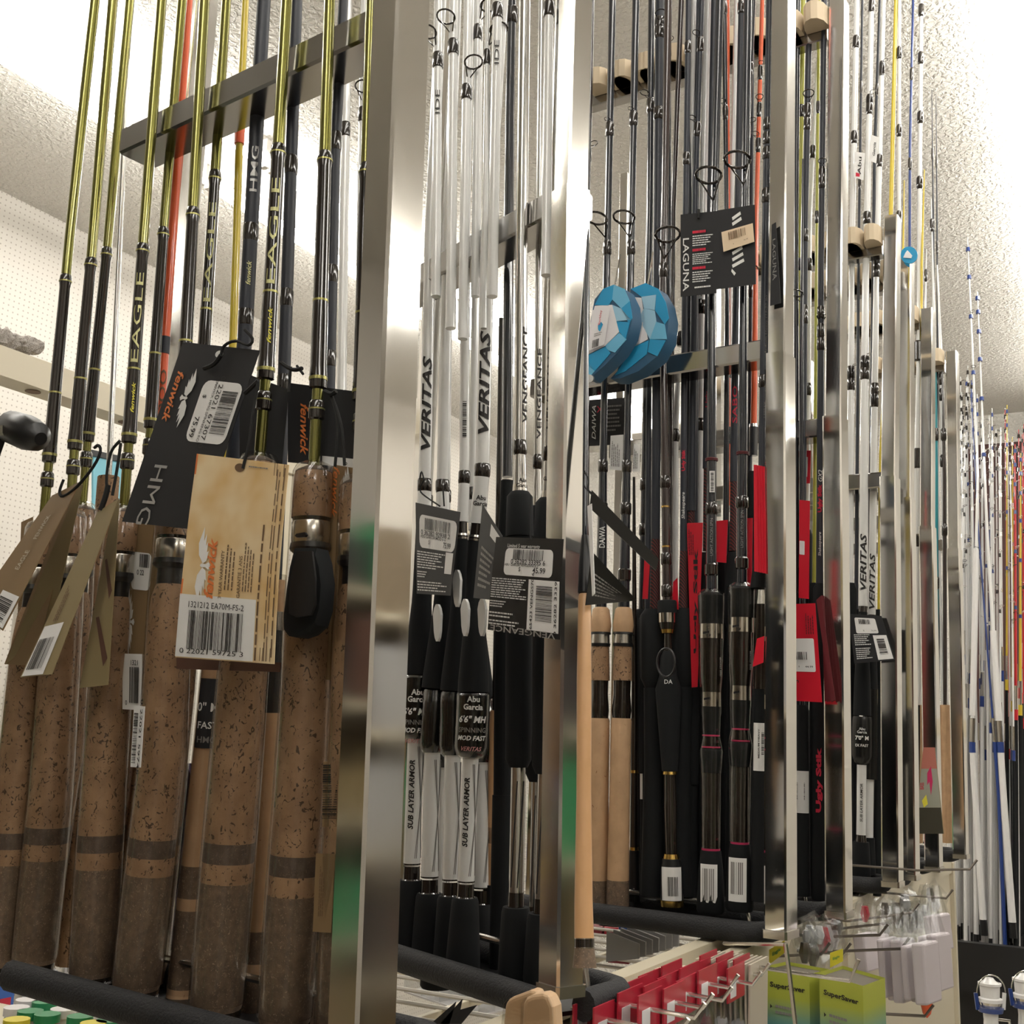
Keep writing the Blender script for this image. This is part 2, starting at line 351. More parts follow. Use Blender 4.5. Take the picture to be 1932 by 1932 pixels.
# ------------------------------------------------------------------ cards and tags: four corners, real thickness, printing as thin relief
class Card:
    def __init__(s, k, c, m, label, cat='hang tag', name='hang_tag', offs=(0, 0, 0, 0), group=None, thick=.0006, pts=None, curl=0.):
        s.q = pts if pts is not None else [W(k, x, y, o) for (x, y), o in zip(c, offs)]   # TL TR BR BL
        s.q = [np.asarray(p, float) for p in s.q]
        cen = sum(s.q) / 4; s.root = empty(name, s.q[3] * .5 + s.q[2] * .5, label, cat, group)
        s.nn = nrm(np.cross(s.q[1] - s.q[0], s.q[3] - s.q[0]))
        if s.nn @ (cen - CAM) > 0: s.nn = -s.nn          # towards viewer
        s.curl = curl; s.th = thick; n = 10; vs = []; fs = []
        for lift in (0, -thick):
            for i in range(n + 1):
                for u in (0, 1): vs.append(s.pt(u, i / n, lift))
        o = 2 * (n + 1)
        for i in range(n):
            a = 2 * i; fs += [(a, a + 1, a + 3, a + 2), (o + a, o + a + 2, o + a + 3, o + a + 1), (a, a + 2, o + a + 2, o + a), (a + 1, o + a + 1, o + a + 3, a + 3)]
        fs += [(0, o, o + 1, 1), (2 * n, 2 * n + 1, o + 2 * n + 1, o + 2 * n)]
        mesh('card', vs, fs, m, s.root, True)
        s.W = np.linalg.norm(s.q[1] - s.q[0]); s.H = np.linalg.norm(s.q[3] - s.q[0])
    def pt(s, u, v, lift=0.):
        a, b, c, d = s.q; p = (a * (1 - u) + b * u) * (1 - v) + (d * (1 - u) + c * u) * v
        return p + s.nn * (lift + s.curl * math.sin(math.pi * min(max(v, 0), 1)))
    def poly(s, name, uv, m, lift=.0004): return mesh(name, [s.pt(u, v, lift) for u, v in uv], [tuple(range(len(uv)))], m, s.root)
    def rect(s, name, u0, v0, u1, v1, m, lift=.0004, rd=0.):
        if not rd: 
            vs = MB()
            uv = [(u0, v0), (u1, v0), (u1, v1), (u0, v1)]; o = s.poly(name, uv, m, lift)
            if name in ('price_sticker', 'barcode_box'): s.last = o
            return o
        uv = []; ru = rd; rv = rd * s.W / s.H
        for cx, cy, a0 in ((u0 + ru, v0 + rv, 180), (u1 - ru, v0 + rv, 270), (u1 - ru, v1 - rv, 0), (u0 + ru, v1 - rv, 90)):
            for k in range(5): a = math.radians(a0 + k * 22.5); uv.append((cx + ru * math.cos(a), cy + rv * math.sin(a)))
        o = s.poly(name, uv, m, lift); s.last = o; return o
    def text(s, st, u, v, h, m, rot=0, lift=.0009, bold=.01, shear=0., wfit=None, name='lettering'):
        """u,v = centre; h = cap height as a fraction of the card's width; rot in quarter turns clockwise"""
        V, Fc, wd, ht = glyphs(st, bold, shear); sc = h * s.W / ht; sx = sc if wfit is None else wfit * s.W / wd; vs = []
        for x, y, z in V:
            a = (x - wd / 2) * sx; b = -(y - ht / 2) * sc
            for _ in range(rot % 4): a, b = -b, a
            vs.append(s.pt(u + a / s.W, v + b / s.H, lift))
        return mesh(name, vs, Fc, m, s.root)
    def lines(s, u0, v0, u1, v1, cnt, m, vert=False, fill=.45, ragged=.4, lift=.0009, name='fine_print', seed=3):
        rg = random.Random(seed); vs = []; fs = []
        for i in range(cnt):
            f = i / cnt; end = 1 - rg.random() * ragged; x = 0
            while x < end:       # broken into words
                wl = min(rg.uniform(.04, .14), end - x)
                if vert: q = [(u0 + (u1 - u0) * f, v1 - (v1 - v0) * x), (u0 + (u1 - u0) * (f + fill / cnt), v1 - (v1 - v0) * x), (u0 + (u1 - u0) * (f + fill / cnt), v1 - (v1 - v0) * (x + wl)), (u0 + (u1 - u0) * f, v1 - (v1 - v0) * (x + wl))]
                else: q = [(u0 + (u1 - u0) * x, v0 + (v1 - v0) * f), (u0 + (u1 - u0) * (x + wl), v0 + (v1 - v0) * f), (u0 + (u1 - u0) * (x + wl), v0 + (v1 - v0) * (f + fill / cnt)), (u0 + (u1 - u0) * x, v0 + (v1 - v0) * (f + fill / cnt))]
                n = len(vs); vs += [s.pt(a, b, lift) for a, b in q]; fs.append((n, n + 1, n + 2, n + 3)); x += wl + .018
        return mesh(name, vs, fs, m, s.root)
    def barcode(s, u0, v0, u1, v1, m='black_ink', cnt=30, vert=False, seed=5):
        rg = random.Random(seed); vs = []; fs = []
        for i in range(cnt):
            f0 = i / cnt; f1 = f0 + rg.choice((.25, .4, .7)) / cnt
            if vert: q = [(u0, v0 + (v1 - v0) * f0), (u1, v0 + (v1 - v0) * f0), (u1, v0 + (v1 - v0) * f1), (u0, v0 + (v1 - v0) * f1)]
            else: q = [(u0 + (u1 - u0) * f0, v0), (u0 + (u1 - u0) * f1, v0), (u0 + (u1 - u0) * f1, v1), (u0 + (u1 - u0) * f0, v1)]
            n = len(vs); vs += [s.pt(a, b, .0011) for a, b in q]; fs.append((n, n + 1, n + 2, n + 3))
        return mesh('barcode', vs, fs, m, getattr(s, 'last', None) or s.root)
    def eagle(s, u, v, sz, m, rot=0):
        """spread-wing bird emblem, wings along the local x axis"""
        bird = [[(0, -.10), (.05, -.04), (.04, .12), (.10, .24), (0, .30), (-.10, .24), (-.04, .12), (-.05, -.04)]]
        for sg in (-1, 1):
            bird.append([(sg * .05, .0), (sg * .25, -.17), (sg * .55, -.22), (sg * .98, -.05), (sg * .62, -.02), (sg * .82, .06), (sg * .50, .07), (sg * .62, .14), (sg * .34, .13), (sg * .38, .20), (sg * .12, .14)])
        vs = []; fs = []
        for pl in bird:
            n = len(vs)
            for a, b in pl:
                a *= sz * s.W * .5; b *= sz * s.W * .5
                for _ in range(rot % 4): a, b = -b, a
                vs.append(s.pt(u + a / s.W, v + b / s.H, .0009))
            fs.append(tuple(range(n, n + len(pl))))
        return mesh('bird_emblem', vs, fs, m, s.root)
    def cord(s, k, pts, off=-.02, wpx=5):
        P = [W(k, x, y, off) for x, y in pts]; Q = []
        for i in range(len(P) - 1):
            for t in (0, .33, .66): Q.append(P[i] * (1 - t) + P[i + 1] * t)
        Q.append(P[-1])
        for _ in range(2): Q = [Q[0]] + [(Q[i - 1] + 2 * Q[i] + Q[i + 1]) / 4 for i in range(1, len(Q) - 1)] + [Q[-1]]
        d = proj(P[0])[2]; v, f = tube(Q, wpx / 2 * d / F, 6); return mesh('cord', v, f, 'elastic', s.root, True)
# ------------------------------------------------------------------ the room
def struct(name, vf, m): o = mesh(name, vf[0], vf[1], m); o['kind'] = 'structure'; return o
HC_ = 3.5; KS = (HC_ - 1.62) / 1.38           # ceiling height; room plan measured from the sight lines
XL = -2.58 * KS; YB = 4.96 * KS
struct('floor', box((XL, -3.4, -.05), (3.4, YB, 0)), 'floor_tile')
struct('ceiling', box((XL, -3.4, HC_), (3.4, YB, HC_ + .05)), 'ceiling_plaster')
struct('wall_left', box((XL - .05, -3.4, 0), (XL, YB, HC_)), 'pegboard')
struct('wall_back', box((XL, YB, 0), (3.4, YB + .06, HC_)), 'ceiling_plaster')
struct('wall_right', box((3.4, -3.4, 0), (3.45, YB, HC_)), 'pegboard')
struct('wall_rear', box((XL, -3.46, 0), (3.4, -3.4, HC_)), 'pegboard')
def lamp_row(x0, x1, y0, y1, label, n):
    t = empty('ceiling_light', ((x0 + x1) / 2, y0, HC_ - .09), label, 'ceiling light', 'fluorescent strip lights'); xm = (x0 + x1) / 2
    mesh('lamp_housing', *box((x0 + .05, y0, HC_ - .035), (x1 - .05, y1, HC_)), 'lamp_metal', t)
    for i in range(n):
        a = y0 + (y1 - y0) * i / n + .02; b = y0 + (y1 - y0) * (i + 1) / n - .02
        for X in (x0 + (x1 - x0) * .12, x0 + (x1 - x0) * .88):
            mesh('lamp_tube', *tube([(X, a, HC_ - .09), (X, b, HC_ - .09)], .024, 10), 'lamp_lens', t, True)
            for q in (a, b): mesh('lamp_socket', *box((X - .012, q - .010, HC_ - .115), (X + .012, q + .010, HC_ - .02)), 'lamp_metal', t)
lamp_row(-1.97 * KS, -1.71 * KS, .2, 6.3, 'long fluorescent strip light on the ceiling beyond the left racks', 5)
lamp_row(-.19 * KS, .10 * KS, -3.0, 6.3, 'fluorescent strip light on the ceiling at the top right', 7)  # row extended unseen behind the viewer as added fill for the front faces
lamp_row(1.9, 2.25, -2.2, 6.2, 'unseen fluorescent strip light added over the far side of the aisle to brighten the room', 5)  # out-of-view lamp row, added to brighten the closed room
# dark wine-coloured band on the back wall
a = PY(1862, 838, YB - .06)
struct('trim_1', box((-.80, YB - .06, .3), (-.05, YB - .005, a[2])), 'wine')
# unseen shelves of dark goods, added to darken what the chrome posts mirror
rg = random.Random(21)
def goods(name, label, x0, y0, along, ln, z1, sg=1):
    t = empty(name, (x0, y0, 0), label, 'shelving'); ux = np.array([0, 1., 0]) if along == 'y' else np.array([1., 0, 0]); dp = np.array([.4 * sg, 0, 0]) if along == 'y' else np.array([0, -.4, 0])
    P0 = np.array([x0, y0, 0.]); z = .12
    while z < z1:
        c = P0 + ux * ln; v = [P0, c, c + dp, P0 + dp]; mesh('shelf_board', *hexa([p + np.array([0, 0, z - .02]) for p in v], [p + np.array([0, 0, z]) for p in v]), 'cream_paint', t)
        q = .02
        while q < ln - .2:
            w_ = rg.uniform(.10, .30); h = rg.uniform(.12, .27); a_ = P0 + ux * q + dp * .1; b_ = P0 + ux * (q + w_) + dp * .1
            mesh('goods_box', *hexa([p + np.array([0, 0, z]) for p in (a_, b_, b_ + dp * .5, a_ + dp * .5)], [p + np.array([0, 0, z + h]) for p in (a_, b_, b_ + dp * .5, a_ + dp * .5)]), rg.choice(['wine', 'black_card', 'black_card', 'brown_card', 'umber_card', 'navy_matte', 'umber_card', 'black_card', 'cardboard_dim', 'pack_green', 'pack_grey', 'khaki_card']), t); q += w_ + .015
        z += .32
    bk = [P0 + dp, P0 + ux * ln + dp]; mesh('back_panel', *plate([bk[0], bk[1], bk[1] + np.array([0, 0, z1]), bk[0] + np.array([0, 0, z1])], .02), 'cardboard_dim', t)
mat('cardboard_dim', (.22, .17, .11), .6)
goods('unseen_shelf', 'unseen shelving of dark boxed goods added across the aisle to darken the chrome posts', 1.35, -1.5, 'y', 5.4, 2.1)
goods('unseen_shelf', 'unseen shelving of dark boxed goods added behind the viewer to darken the chrome posts', -2.4, -1.6, 'x', 3.0, 2.1)
goods('unseen_shelf', 'unseen shelving of dark boxed goods added left of the viewer to darken the nearest post', -2.5, -2.4, 'y', 3.2, 2.1, -1)

# ------------------------------------------------------------------ left background: cream beam of another stand, small things near it
def xb(x, y): return PX(x, y, -2.1)
t = empty('rod_stand_beam', (-2.1, 2.2, 2.36), 'cream steel beam with round holes, in front of the white pegboard wall', 'shelf beam')
zt = xb(0, 650)[2]; zb = xb(0, 707)[2]
mesh('beam', *box((-2.17, .9, zb), (-2.1, 4.3, zt)), 'cream_paint', t)
mb = MB()
for i in range(24):
    yy = 1.0 + i * .135
    c = np.array([-2.135, yy, zb - .001]); mb.add(tube([c, c - np.array([0, 0, .0008])], .017, 14))
mb.out('beam_hole', 'brown_ink', t)
mesh('upright', *box((-2.18, 2.50, .0), (-2.11, 2.56, zb)), 'cream_paint', t)
# weathered driftwood lying on the beam
vs = []; fs = []; rg = random.Random(4); K = 16; n = 12
A = PX(-40, 640, -2.13); B = PX(80, 668, -2.13)
for i in range(K):
    f = i / (K - 1); c = A * (1 - f) + B * f; r = .030 * (1 - .55 * f) * (.85 + .3 * rg.random()) * (1 if i not in (0, K - 1) else .35)
    for j in range(n):
        an = 2 * math.pi * j / n; rr = r * (.75 + .5 * rg.random()); vs.append(c + np.array([math.cos(an) * rr, 0, math.sin(an) * rr + .012]))
for i in range(K - 1):
    for j in range(n): fs.append((i * n + j, i * n + (j + 1) % n, (i + 1) * n + (j + 1) % n, (i + 1) * n + j))
fs += [tuple(range(n))[::-1], tuple(range((K - 1) * n, K * n))]
m = mat('bark', (.4, .37, .33), .9); nz = N(m, 'ShaderNodeTexNoise', Scale=70.0, Detail=5.0); r = ramp(m, [(.35, (.08, .05, .04)), (.6, (.48, .45, .41))]); L(m, nz.outputs[0], r.inputs[0]); L(m, r.outputs[0], bsdf(m).inputs['Base Color'])
tag(mesh('driftwood', vs, fs, 'bark'), 'mottled grey piece of driftwood lying on the cream beam', 'driftwood')
# blue picture beyond the rods
q = [PX(x, y, -2.2) for x, y in ((176, 858), (232, 872), (232, 985), (176, 985))]
t = empty('framed_picture', q[3], 'light blue picture in a dark frame on the wall behind the olive rods', 'picture')
mesh('hanging_wire', *tube([PX(204, 860, -2.2), PX(204, 860, -2.2) + np.array([-.02, 0, .32])], .002, 5), 'steel', t)
mesh('picture', *plate(q, .006), 'picture_blue' if mat('picture_blue', (.22, .58, .72), .4) else '', t)
q2 = [PX(x, y, -2.195) for x, y in ((172, 848), (236, 862), (236, 873), (172, 859))]
mesh('frame', *plate(q2, .02), 'black_plastic', t)
# crank of a reel reaching in at the left edge
t = empty('reel_crank', W(1, -20, 900, -.10), 'black fishing reel crank with a rounded knob at the left edge', 'reel handle')
K1 = [W(1, x, y, -.10) for x, y in ((6, 808), (22, 806), (50, 816), (70, 824), (77, 828))]
mesh('knob', *tube(K1, [.006, .0155, .0165, .0135, .006], 16), 'black_plastic', t, True)
mesh('arm', *beam(W(1, 3, 806, -.10), W(1, -30, 900, -.10), .013, .009, (1, 0, 0)), 'black_plastic', t)
mesh('rivet', *tube([W(1, 3, 812, -.116), W(1, 4, 812, -.106)], .005, 12), 'steel', t, True)

# ------------------------------------------------------------------ the gondola the racks stand on
def gy(Y0, Y1, x0, x1, z0, z1): return box((x0, Y0, z0), (x1, Y1, z1))
t = empty('gondola_shelf', (-.5, .9, 0), 'cream steel gondola shelving under the rod racks', 'shelving')
mesh('top_rail', *gy(.60, 3.35, -.497, -.478, 1.325, 1.368), 'cream_paint', t)
mesh('top_rail', *gy(.60, 3.35, -.545, -.522, 1.335, 1.372), 'cream_paint', t)
mesh('rail_web', *gy(.60, 3.35, -.522, -.497, 1.325, 1.340), 'cream_paint', t)
for y0, y1 in ((.60, 1.36), (1.368, 2.12), (2.128, 3.35)): mesh('peg_panel', *gy(y0, y1, -.50, -.484, .35, 1.325), 'peg_cream' if 'peg_cream' in MATS else 'cream_paint', t)
for Y in (.60, 1.364, 2.124, 3.35): mesh('upright', *gy(Y - .014, Y + .014, -.512, -.474, .0, 1.35), 'cream_paint', t)
mesh('side_panel', *box((-1.35, .55, 1.0), (-.5, .57, 1.30)), 'cream_paint', t)
mesh('base_deck', *box((-1.35, .58, .1), (-.55, 3.3, .16)), 'cream_paint', t)
mb = MB()
for i in range(34):
    Y = 1.10 + i * .064; mb.add(tube([(-.56, Y, 1.30), (-1.25, Y, 1.30)], .0028, 6))
mb.out('shelf_wire', 'wire_white' if mat('wire_white', (.60, .57, .52), .3) else '', t)
for X in (-.62, -.78, -.96, -1.2): mesh('shelf_bar', *beam((X, 1.08, 1.294), (X, 3.3, 1.294), .008, .010, (1, 0, 0)), 'cream_paint', t)

# ------------------------------------------------------------------ the chrome display racks
RNAME = {1: 'nearest chrome rod rack, holding the cork handled rods at the left',
         2: 'second chrome rod rack, holding the white rods with black grips',
         3: 'third chrome rod rack, holding the dark rods with tan foam clips above',
         4: 'fourth chrome rod rack, with the red card tags', 5: 'fifth chrome rod rack, with the white rod and black price tag',
         6: 'sixth chrome rod rack, narrow between two others', 7: 'seventh chrome rod rack, in front of the last one',
         8: 'last chrome rod rack at the end of the gondola'}
RACK = {}
def rack(k, base, stop, itop, top, sec, inner, barz, length, send, trayz=1.40, left=True, clipz=None, traylen=None):
    xa, ya, tn = RK[k]; u = nrm((1, -tn, 0)); nn = nrm((-tn, -1, 0))
    b = W(k, *base); root = empty('display_rack', b, RNAME[k], 'display rack', 'chrome rod racks'); RACK[k] = root
    def loc(s, w_, z): return np.array([b[0], b[1], 0]) + u * s + nn * w_ + np.array([0, 0, z])
    s0 = W(k, *stop)
    mesh('post_sleeve', *beam(b, s0, sec[0], sec[1], u), 'chrome', root)
    if itop is not None: mesh('post', *beam(W(k, *itop), W(k, *top), inner[0], inner[1], u), 'chrome', root)
    mesh('post_foot', *beam(b + np.array([0, 0, -.004]), b + np.array([0, 0, .006]), sec[0] * 1.12, sec[1] * 1.12, u), 'steel', root)
    # crossbar, near bottom edge at barz
    p = loc(-.016, 0, 0); h = .031; dd = .045; off = -.012
    tt_ = W(k, *(top or stop))
    def sz(z): f = (z - b[2]) / (tt_[2] - b[2]); return float((tt_ - b) @ u) * f
    s1_ = sz(barz); c = loc(s1_ - (.038 if k < 3 else .023), off - dd / 2, barz + h / 2); e = loc(-length, off - dd / 2, barz + h / 2)
    mesh('cross_bar', *beam(c, e, dd, h, nn), 'bar_metal', root)
    if left:
        l0 = loc(-length + (.03 if k == 1 else -.01), -.085, 1.385); l1 = loc(-length + (.02 if k == 1 else -.01), -.085, 2.95 if k < 3 else 2.7)
        mesh('far_post', *beam(l0, l1, .016, .03, u), 'chrome', root)
    # tray with padded rim
    tl = traylen or length; fw_, bw = .008, (-.070 if k == 5 else -.095); R = .026
    back = [loc(send, bw + R, trayz)] + [loc(send - R + R * math.cos(a), bw + R - R * math.sin(a), trayz) for a in np.linspace(.3, math.pi / 2, 5)] + [loc(s, bw, trayz) for s in np.linspace(send - R - .02, -tl, 5)]
    if k < 3: runs = [[loc(s, fw_, trayz) for s in np.linspace(-tl, -.019, 8)], [loc(send, -.022, trayz), loc(send - .012, -.05, trayz)] + [p - u * .018 for p in back]]
    else: runs = [[loc(s, fw_, trayz) for s in np.linspace(-tl, send - R, 8)] + [loc(send - R + R * math.sin(a), fw_ - R + R * math.cos(a), trayz) for a in np.linspace(.3, math.pi / 2, 5)] + back]
    for path in runs:
        v, f = tube(path, .0118, 12); v = [np.array([x[0], x[1], trayz + (x[2] - trayz) * 1.2]) for x in v]
        mesh('padded_rim', v, f, 'foam_black', root, True)
    mesh('tray_plate', *hexa([loc(-tl, fw_, trayz - .012), loc(send - .02, fw_, trayz - .012), loc(send - .02, bw, trayz - .012), loc(-tl, bw, trayz - .012)],
                             [loc(-tl, fw_, trayz - .008), loc(send - .02, fw_, trayz - .008), loc(send - .02, bw, trayz - .008), loc(-tl, bw, trayz - .008)]), 'black_plastic', root)
    mesh('tray_wire', *tube([loc(-tl, bw + .03, trayz + .024), loc(send - .05, bw + .03, trayz + .024), loc(send - .045, bw + .03, trayz)], .0035, 8), 'steel', root, True)
    if clipz:
        z, s1, cnt = clipz; sq = sz(z); e0 = loc(sq - .020, -.01, z); e1 = loc(-s1, -.01, z)
        mesh('clip_bar', *beam(e0, e1, .026, .034, nn), 'bar_metal', root)
        for i in range(cnt):
            s = sq - .03 - (s1 - .04) * (i + .5) / cnt; mb = MB(); ww = (s1 - .04) / cnt * .42
            for sg in (-1, 1):
                cc = loc(s + sg * ww, .016, z + .034); arc = [cc + u * (sg * ww * .9 * (math.cos(a))) + nn * (.03 * math.sin(a)) for a in np.linspace(0, math.pi, 7)]
                q0 = arc + [cc - nn * .012 - u * sg * ww * .9, cc - nn * .012 + u * sg * ww * .9]
                n = len(q0); vs = q0 + [x + np.array([0, 0, -.034]) for x in q0]
                mb.add((vs, [tuple(range(n)), tuple(range(n, 2 * n))[::-1]] + [(i2, i2 + n, (i2 + 1) % n + n, (i2 + 1) % n) for i2 in range(n)]))
            mb.out('foam_clip', 'tan_foam', root)
    return loc
S = (.030, .042); I = (.026, .036)
rack(1, (680, 2010), (768, -260), None, None, (.031, .042), I, 2.236, .45, .016, 1.389)
rack(2, (1058, 1868), (1077, 362), (1077, 380), (1092, -200), (.030, .031), (.026, .027), 2.178, .40, .006, 1.389)
rack(3, (1473, 1762), (1472, 672), (1472, 690), (1480, -180), S, I, 2.168, .42, -.024, 1.389)
rack(4, (1583, 1725), (1576, 789), (1577, 800), (1583, 5), S, I, 2.120, .40, -.024, 1.389, clipz=(W(4, 1500, 75)[2], .46, 8))
rack(5, (1684, 1668), (1679, 902), (1679, 910), (1684, 412), S, I, 2.125, .36, -.024, 1.389, clipz=(W(5, 1640, 470)[2], .34, 7))
rack(6, (1716, 1655), (1709, 942), (1709, 950), (1710, 487), S, I, 2.125, .36, -.024, 1.389, clipz=(W(6, 1640, 540)[2], .24, 5))
rack(7, (1762, 1640), (1750, 995), (1750, 1000), (1751, 586), S, I, 2.125, .36, -.024, 1.389, clipz=(W(7, 1725, 612)[2], .20, 4))
rack(8, (1813, 1616), (1801, 1037), (1801, 1040), (1797, 666), S, I, 2.13, .36, -.024, 1.389, clipz=(W(8, 1772, 690)[2], .20, 4))
# ================================================================== RACK 1: olive rods with cork grips
def olive(pts, y0, y1, off, label, wsc=1., name_text=True, spoon=False, capside=0., logo=True):
    """y0 = top of the black thread wrap, y1 = bottom of the butt cap; the rest follows the real rod's proportions"""
    R = Rod(1, pts, off, 'fishing_rod', label, 'olive rods with speckled cork grips', n=24 if spoon else 16)
    c = lambda y: y0 + (y1 - y0) * (y - 290) / (1948 - 290)
    q = (y1 - y0) / 1658 * wsc
    S = lambda nm, m, pr, **k: R.seg(nm, m, [(y if y < -50 else c(y), w * q) for y, w in pr], **k)
    R.seg('blank', 'olive_metal', [(-230, 20 * q ** .5), (c(292), 23 * q)])
    S('thread_wrap', 'gloss_black', [(286, 22), (291, 27), (303, 29.5), (318, 25), (560, 28), (600, 30), (690, 31), (712, 34)])
    S('trim_ring', 'trim_gold', [(302, 30.2), (305, 30.2)]); S('trim_ring', 'trim_gold', [(566, 29.5), (570, 29.5)])
    S('trim_ring', 'trim_gold', [(712, 35), (718, 35)]); S('thread_wrap', 'gloss_black', [(718, 33), (732, 33), (735, 22)])
    S('blank', 'olive_metal', [(732, 21), (760, 21)]); S('thread_wrap', 'gloss_black', [(756, 23), (760, 30), (772, 31), (790, 31), (793, 23)])
    S('trim_ring', 'trim_gold', [(771, 31.8), (774, 31.8)]); S('blank', 'olive_metal', [(790, 22), (895, 22)])
    S('fore_grip', 'cork', [(886, 50), (892, 68), (900, 73), (978, 77)]); S('grip_band', 'cork_band', [(880, 30), (884, 46), (887, 60), (891, 69)])
    S('grip_band', 'gloss_black', [(978, 72), (986, 70)]); S('hood', 'steel', [(985, 71), (987, 74), (1022, 74), (1027, 71)])
    S('lock_ring', 'black_plastic', [(1026, 76), (1036, 80), (1041, 74), (1046, 60)])
    S('reel_seat', 'black_plastic', [(1044, 56), (1120, 60), (1160, 50)])
    S('rear_grip', 'cork', [(1060, 38), (1072, 52), (1100, 74), (1160, 86), (1200, 89), (1432, 93), (1611, 96)])
    S('grip_band', 'cork_band', [(1611, 96.5), (1649, 97)]); S('grip_ring', 'cork', [(1649, 97), (1687, 97.5)])
    S('butt_grip', 'cork_composite', [(1687, 98), (1800, 99), (1918, 98), (1928, 94)]); S('butt_cap', 'gloss_black', [(1924, 92), (1930, 96), (1948, 95), (1951, 88)])
    R.seg('plastic_sleeve', 'clear_wrap', [(c(y), w * q) for y, w in ((872, 40), (878, 66), (890, 78), (975, 83), (1030, 85), (1110, 92), (1432, 102), (1700, 106), (1915, 105))])
    if name_text: R.text('EAGLE', c(555), c(355), 'gold_ink', h=17 * q, r=27 * q, phi=-.1, bold=0)
    if logo: R.text('fenwick', c(668), c(600), 'yellow_ink', h=8 * q, r=31 * q, bold=.02, shear=.3, phi=.1)
    R.text('fenwick', c(1938), 0, 'white_ink', h=9 * q, rot=0, r=97 * q, shear=.35, phi=capside, name='cap_lettering') if False else R.text_cap(c(1938), 8 * q, 97 * q, capside)
    R.c = c; R.q = q
    return R
def _cap(s, y, h, r, phi):
    p, d, dep = s.at(y); V, Fc, wd, ht = glyphs('fenwick', .03, .35); e1 = nrm((CAM - p) - d * ((CAM - p) @ d)); e2 = np.cross(d, e1); R = r * dep / F / 2 + .0004; sc = h * dep / F / ht; vs = []
    for x, y_, z in V:
        a = (x - wd / 2) * sc / R + phi; vs.append(p + R * (math.cos(a) * e1 + math.sin(a) * e2) + d * ((y_ - ht / 2) * sc))
    return mesh('lettering', vs, Fc, 'white_ink', s.root)
Rod.text_cap = _cap
olive([(179, 0), (131, 450), (85, 950), (10, 1700), (-2, 1830)], 521, 1836, 0, 'leftmost olive rod of the nearest rack, its tag cord knotted below the black wrap', name_text=False, logo=False)
olive([(213, 0), (172, 490), (141, 840), (95, 1500), (62, 1830)], 490, 1832, .012, 'second olive rod from the left in the nearest rack, behind the folded brown cards', name_text=False, logo=False)
olive([(245, 0), (202, 470), (166, 820), (118, 1432), (52, 1850)], 470, 1830, .045, 'third olive rod from the left, set back behind the second one', wsc=.9, name_text=False, logo=False)
olive([(305, 0), (270, 460), (244, 820), (199, 1432), (172, 1855)], 463, 1858, 0, 'olive rod with gold lettering left of the orange blank', capside=.9)
olive([(344, 0), (309, 430), (277, 900), (222, 1432), (178, 1840)], 432, 1838, .040, 'olive rod directly left of the orange blank, set back', wsc=.9, name_text=False, logo=False)
olive([(386, 0), (351, 641), (322, 1100), (306, 1432), (256, 1870)], 395, 1882, 0, 'olive rod with its black trigger seat turned left, below the black card', name_text=False, logo=False, capside=.9)
olive([(427, 0), (386, 641), (330, 1300), (270, 1870)], 325, 1872, .045, 'olive rod hanging behind the black tag, right of the orange blank', wsc=.85, logo=False)
olive([(541, 0), (502, 700), (472, 1100), (446, 1432), (406, 1920)], 276, 1922, 0, 'olive rod with gold lettering behind the big tan warranty tag', capside=-.1)
R9 = olive([(622, 0), (600, 720), (590, 925), (577, 1300), (566, 1500), (535, 1948)], 290, 1948, -.004, 'olive rod at front beside the thick post, its steel hood and black thumb rest bare', name_text=False, logo=False, spoon=True)
olive([(700, 0), (687, 450), (678, 850), (672, 1100), (664, 1400), (640, 1950)], 312, 1975, .006, 'olive rod tucked half behind the thick chrome post', wsc=.93, name_text=False, logo=False)
# the black thumb rest and its hollow, on the front of the bare rod and on its neighbours
def thumb(k, R, pts, inner, off, th=.012):
    P = [W(k, x, y, off) for x, y in pts]; v, f = plate(P, th); c = sum(P) / len(P); n = len(P)
    # domed front: shrink the near face and push it forward
    fwd = nrm(CAM - c); vs = [p for p in v]; vs[:n] = [c + (p - c) * .86 + fwd * .004 for p in P]; vs += [p for p in P]
    f = [tuple(range(n)), tuple(range(n, 2 * n))[::-1]] + [(i, 2 * n + i, 2 * n + (i + 1) % n, (i + 1) % n) for i in range(n)] + [(2 * n + i, n + i, n + (i + 1) % n, 2 * n + (i + 1) % n) for i in range(n)]
    mesh('thumb_rest', vs, f, 'foam_grip', R.root, True)
    if inner: mesh('thumb_hollow', *plate([W(k, x, y, off - .010) + fwd * .001 for x, y in inner], .002), 'black_plastic', R.root, True)
thumb(1, R9, [(556, 1034), (598, 1034), (606, 1060), (611, 1100), (607, 1150), (598, 1180), (580, 1196), (560, 1203), (545, 1200), (536, 1188), (535, 1165), (541, 1110), (547, 1070)],
      [(560, 1040), (588, 1040), (594, 1090), (594, 1140), (586, 1160), (560, 1165), (545, 1158), (544, 1140), (549, 1085)], -.022)
p_ = [W(1, x, y, -.0235) for x, y in ((559, 1007), (575, 1004), (578, 1009), (575, 1013), (560, 1014), (556, 1011))]
mesh('hood_slot', *plate(p_, .002), 'black_plastic', R9.root)

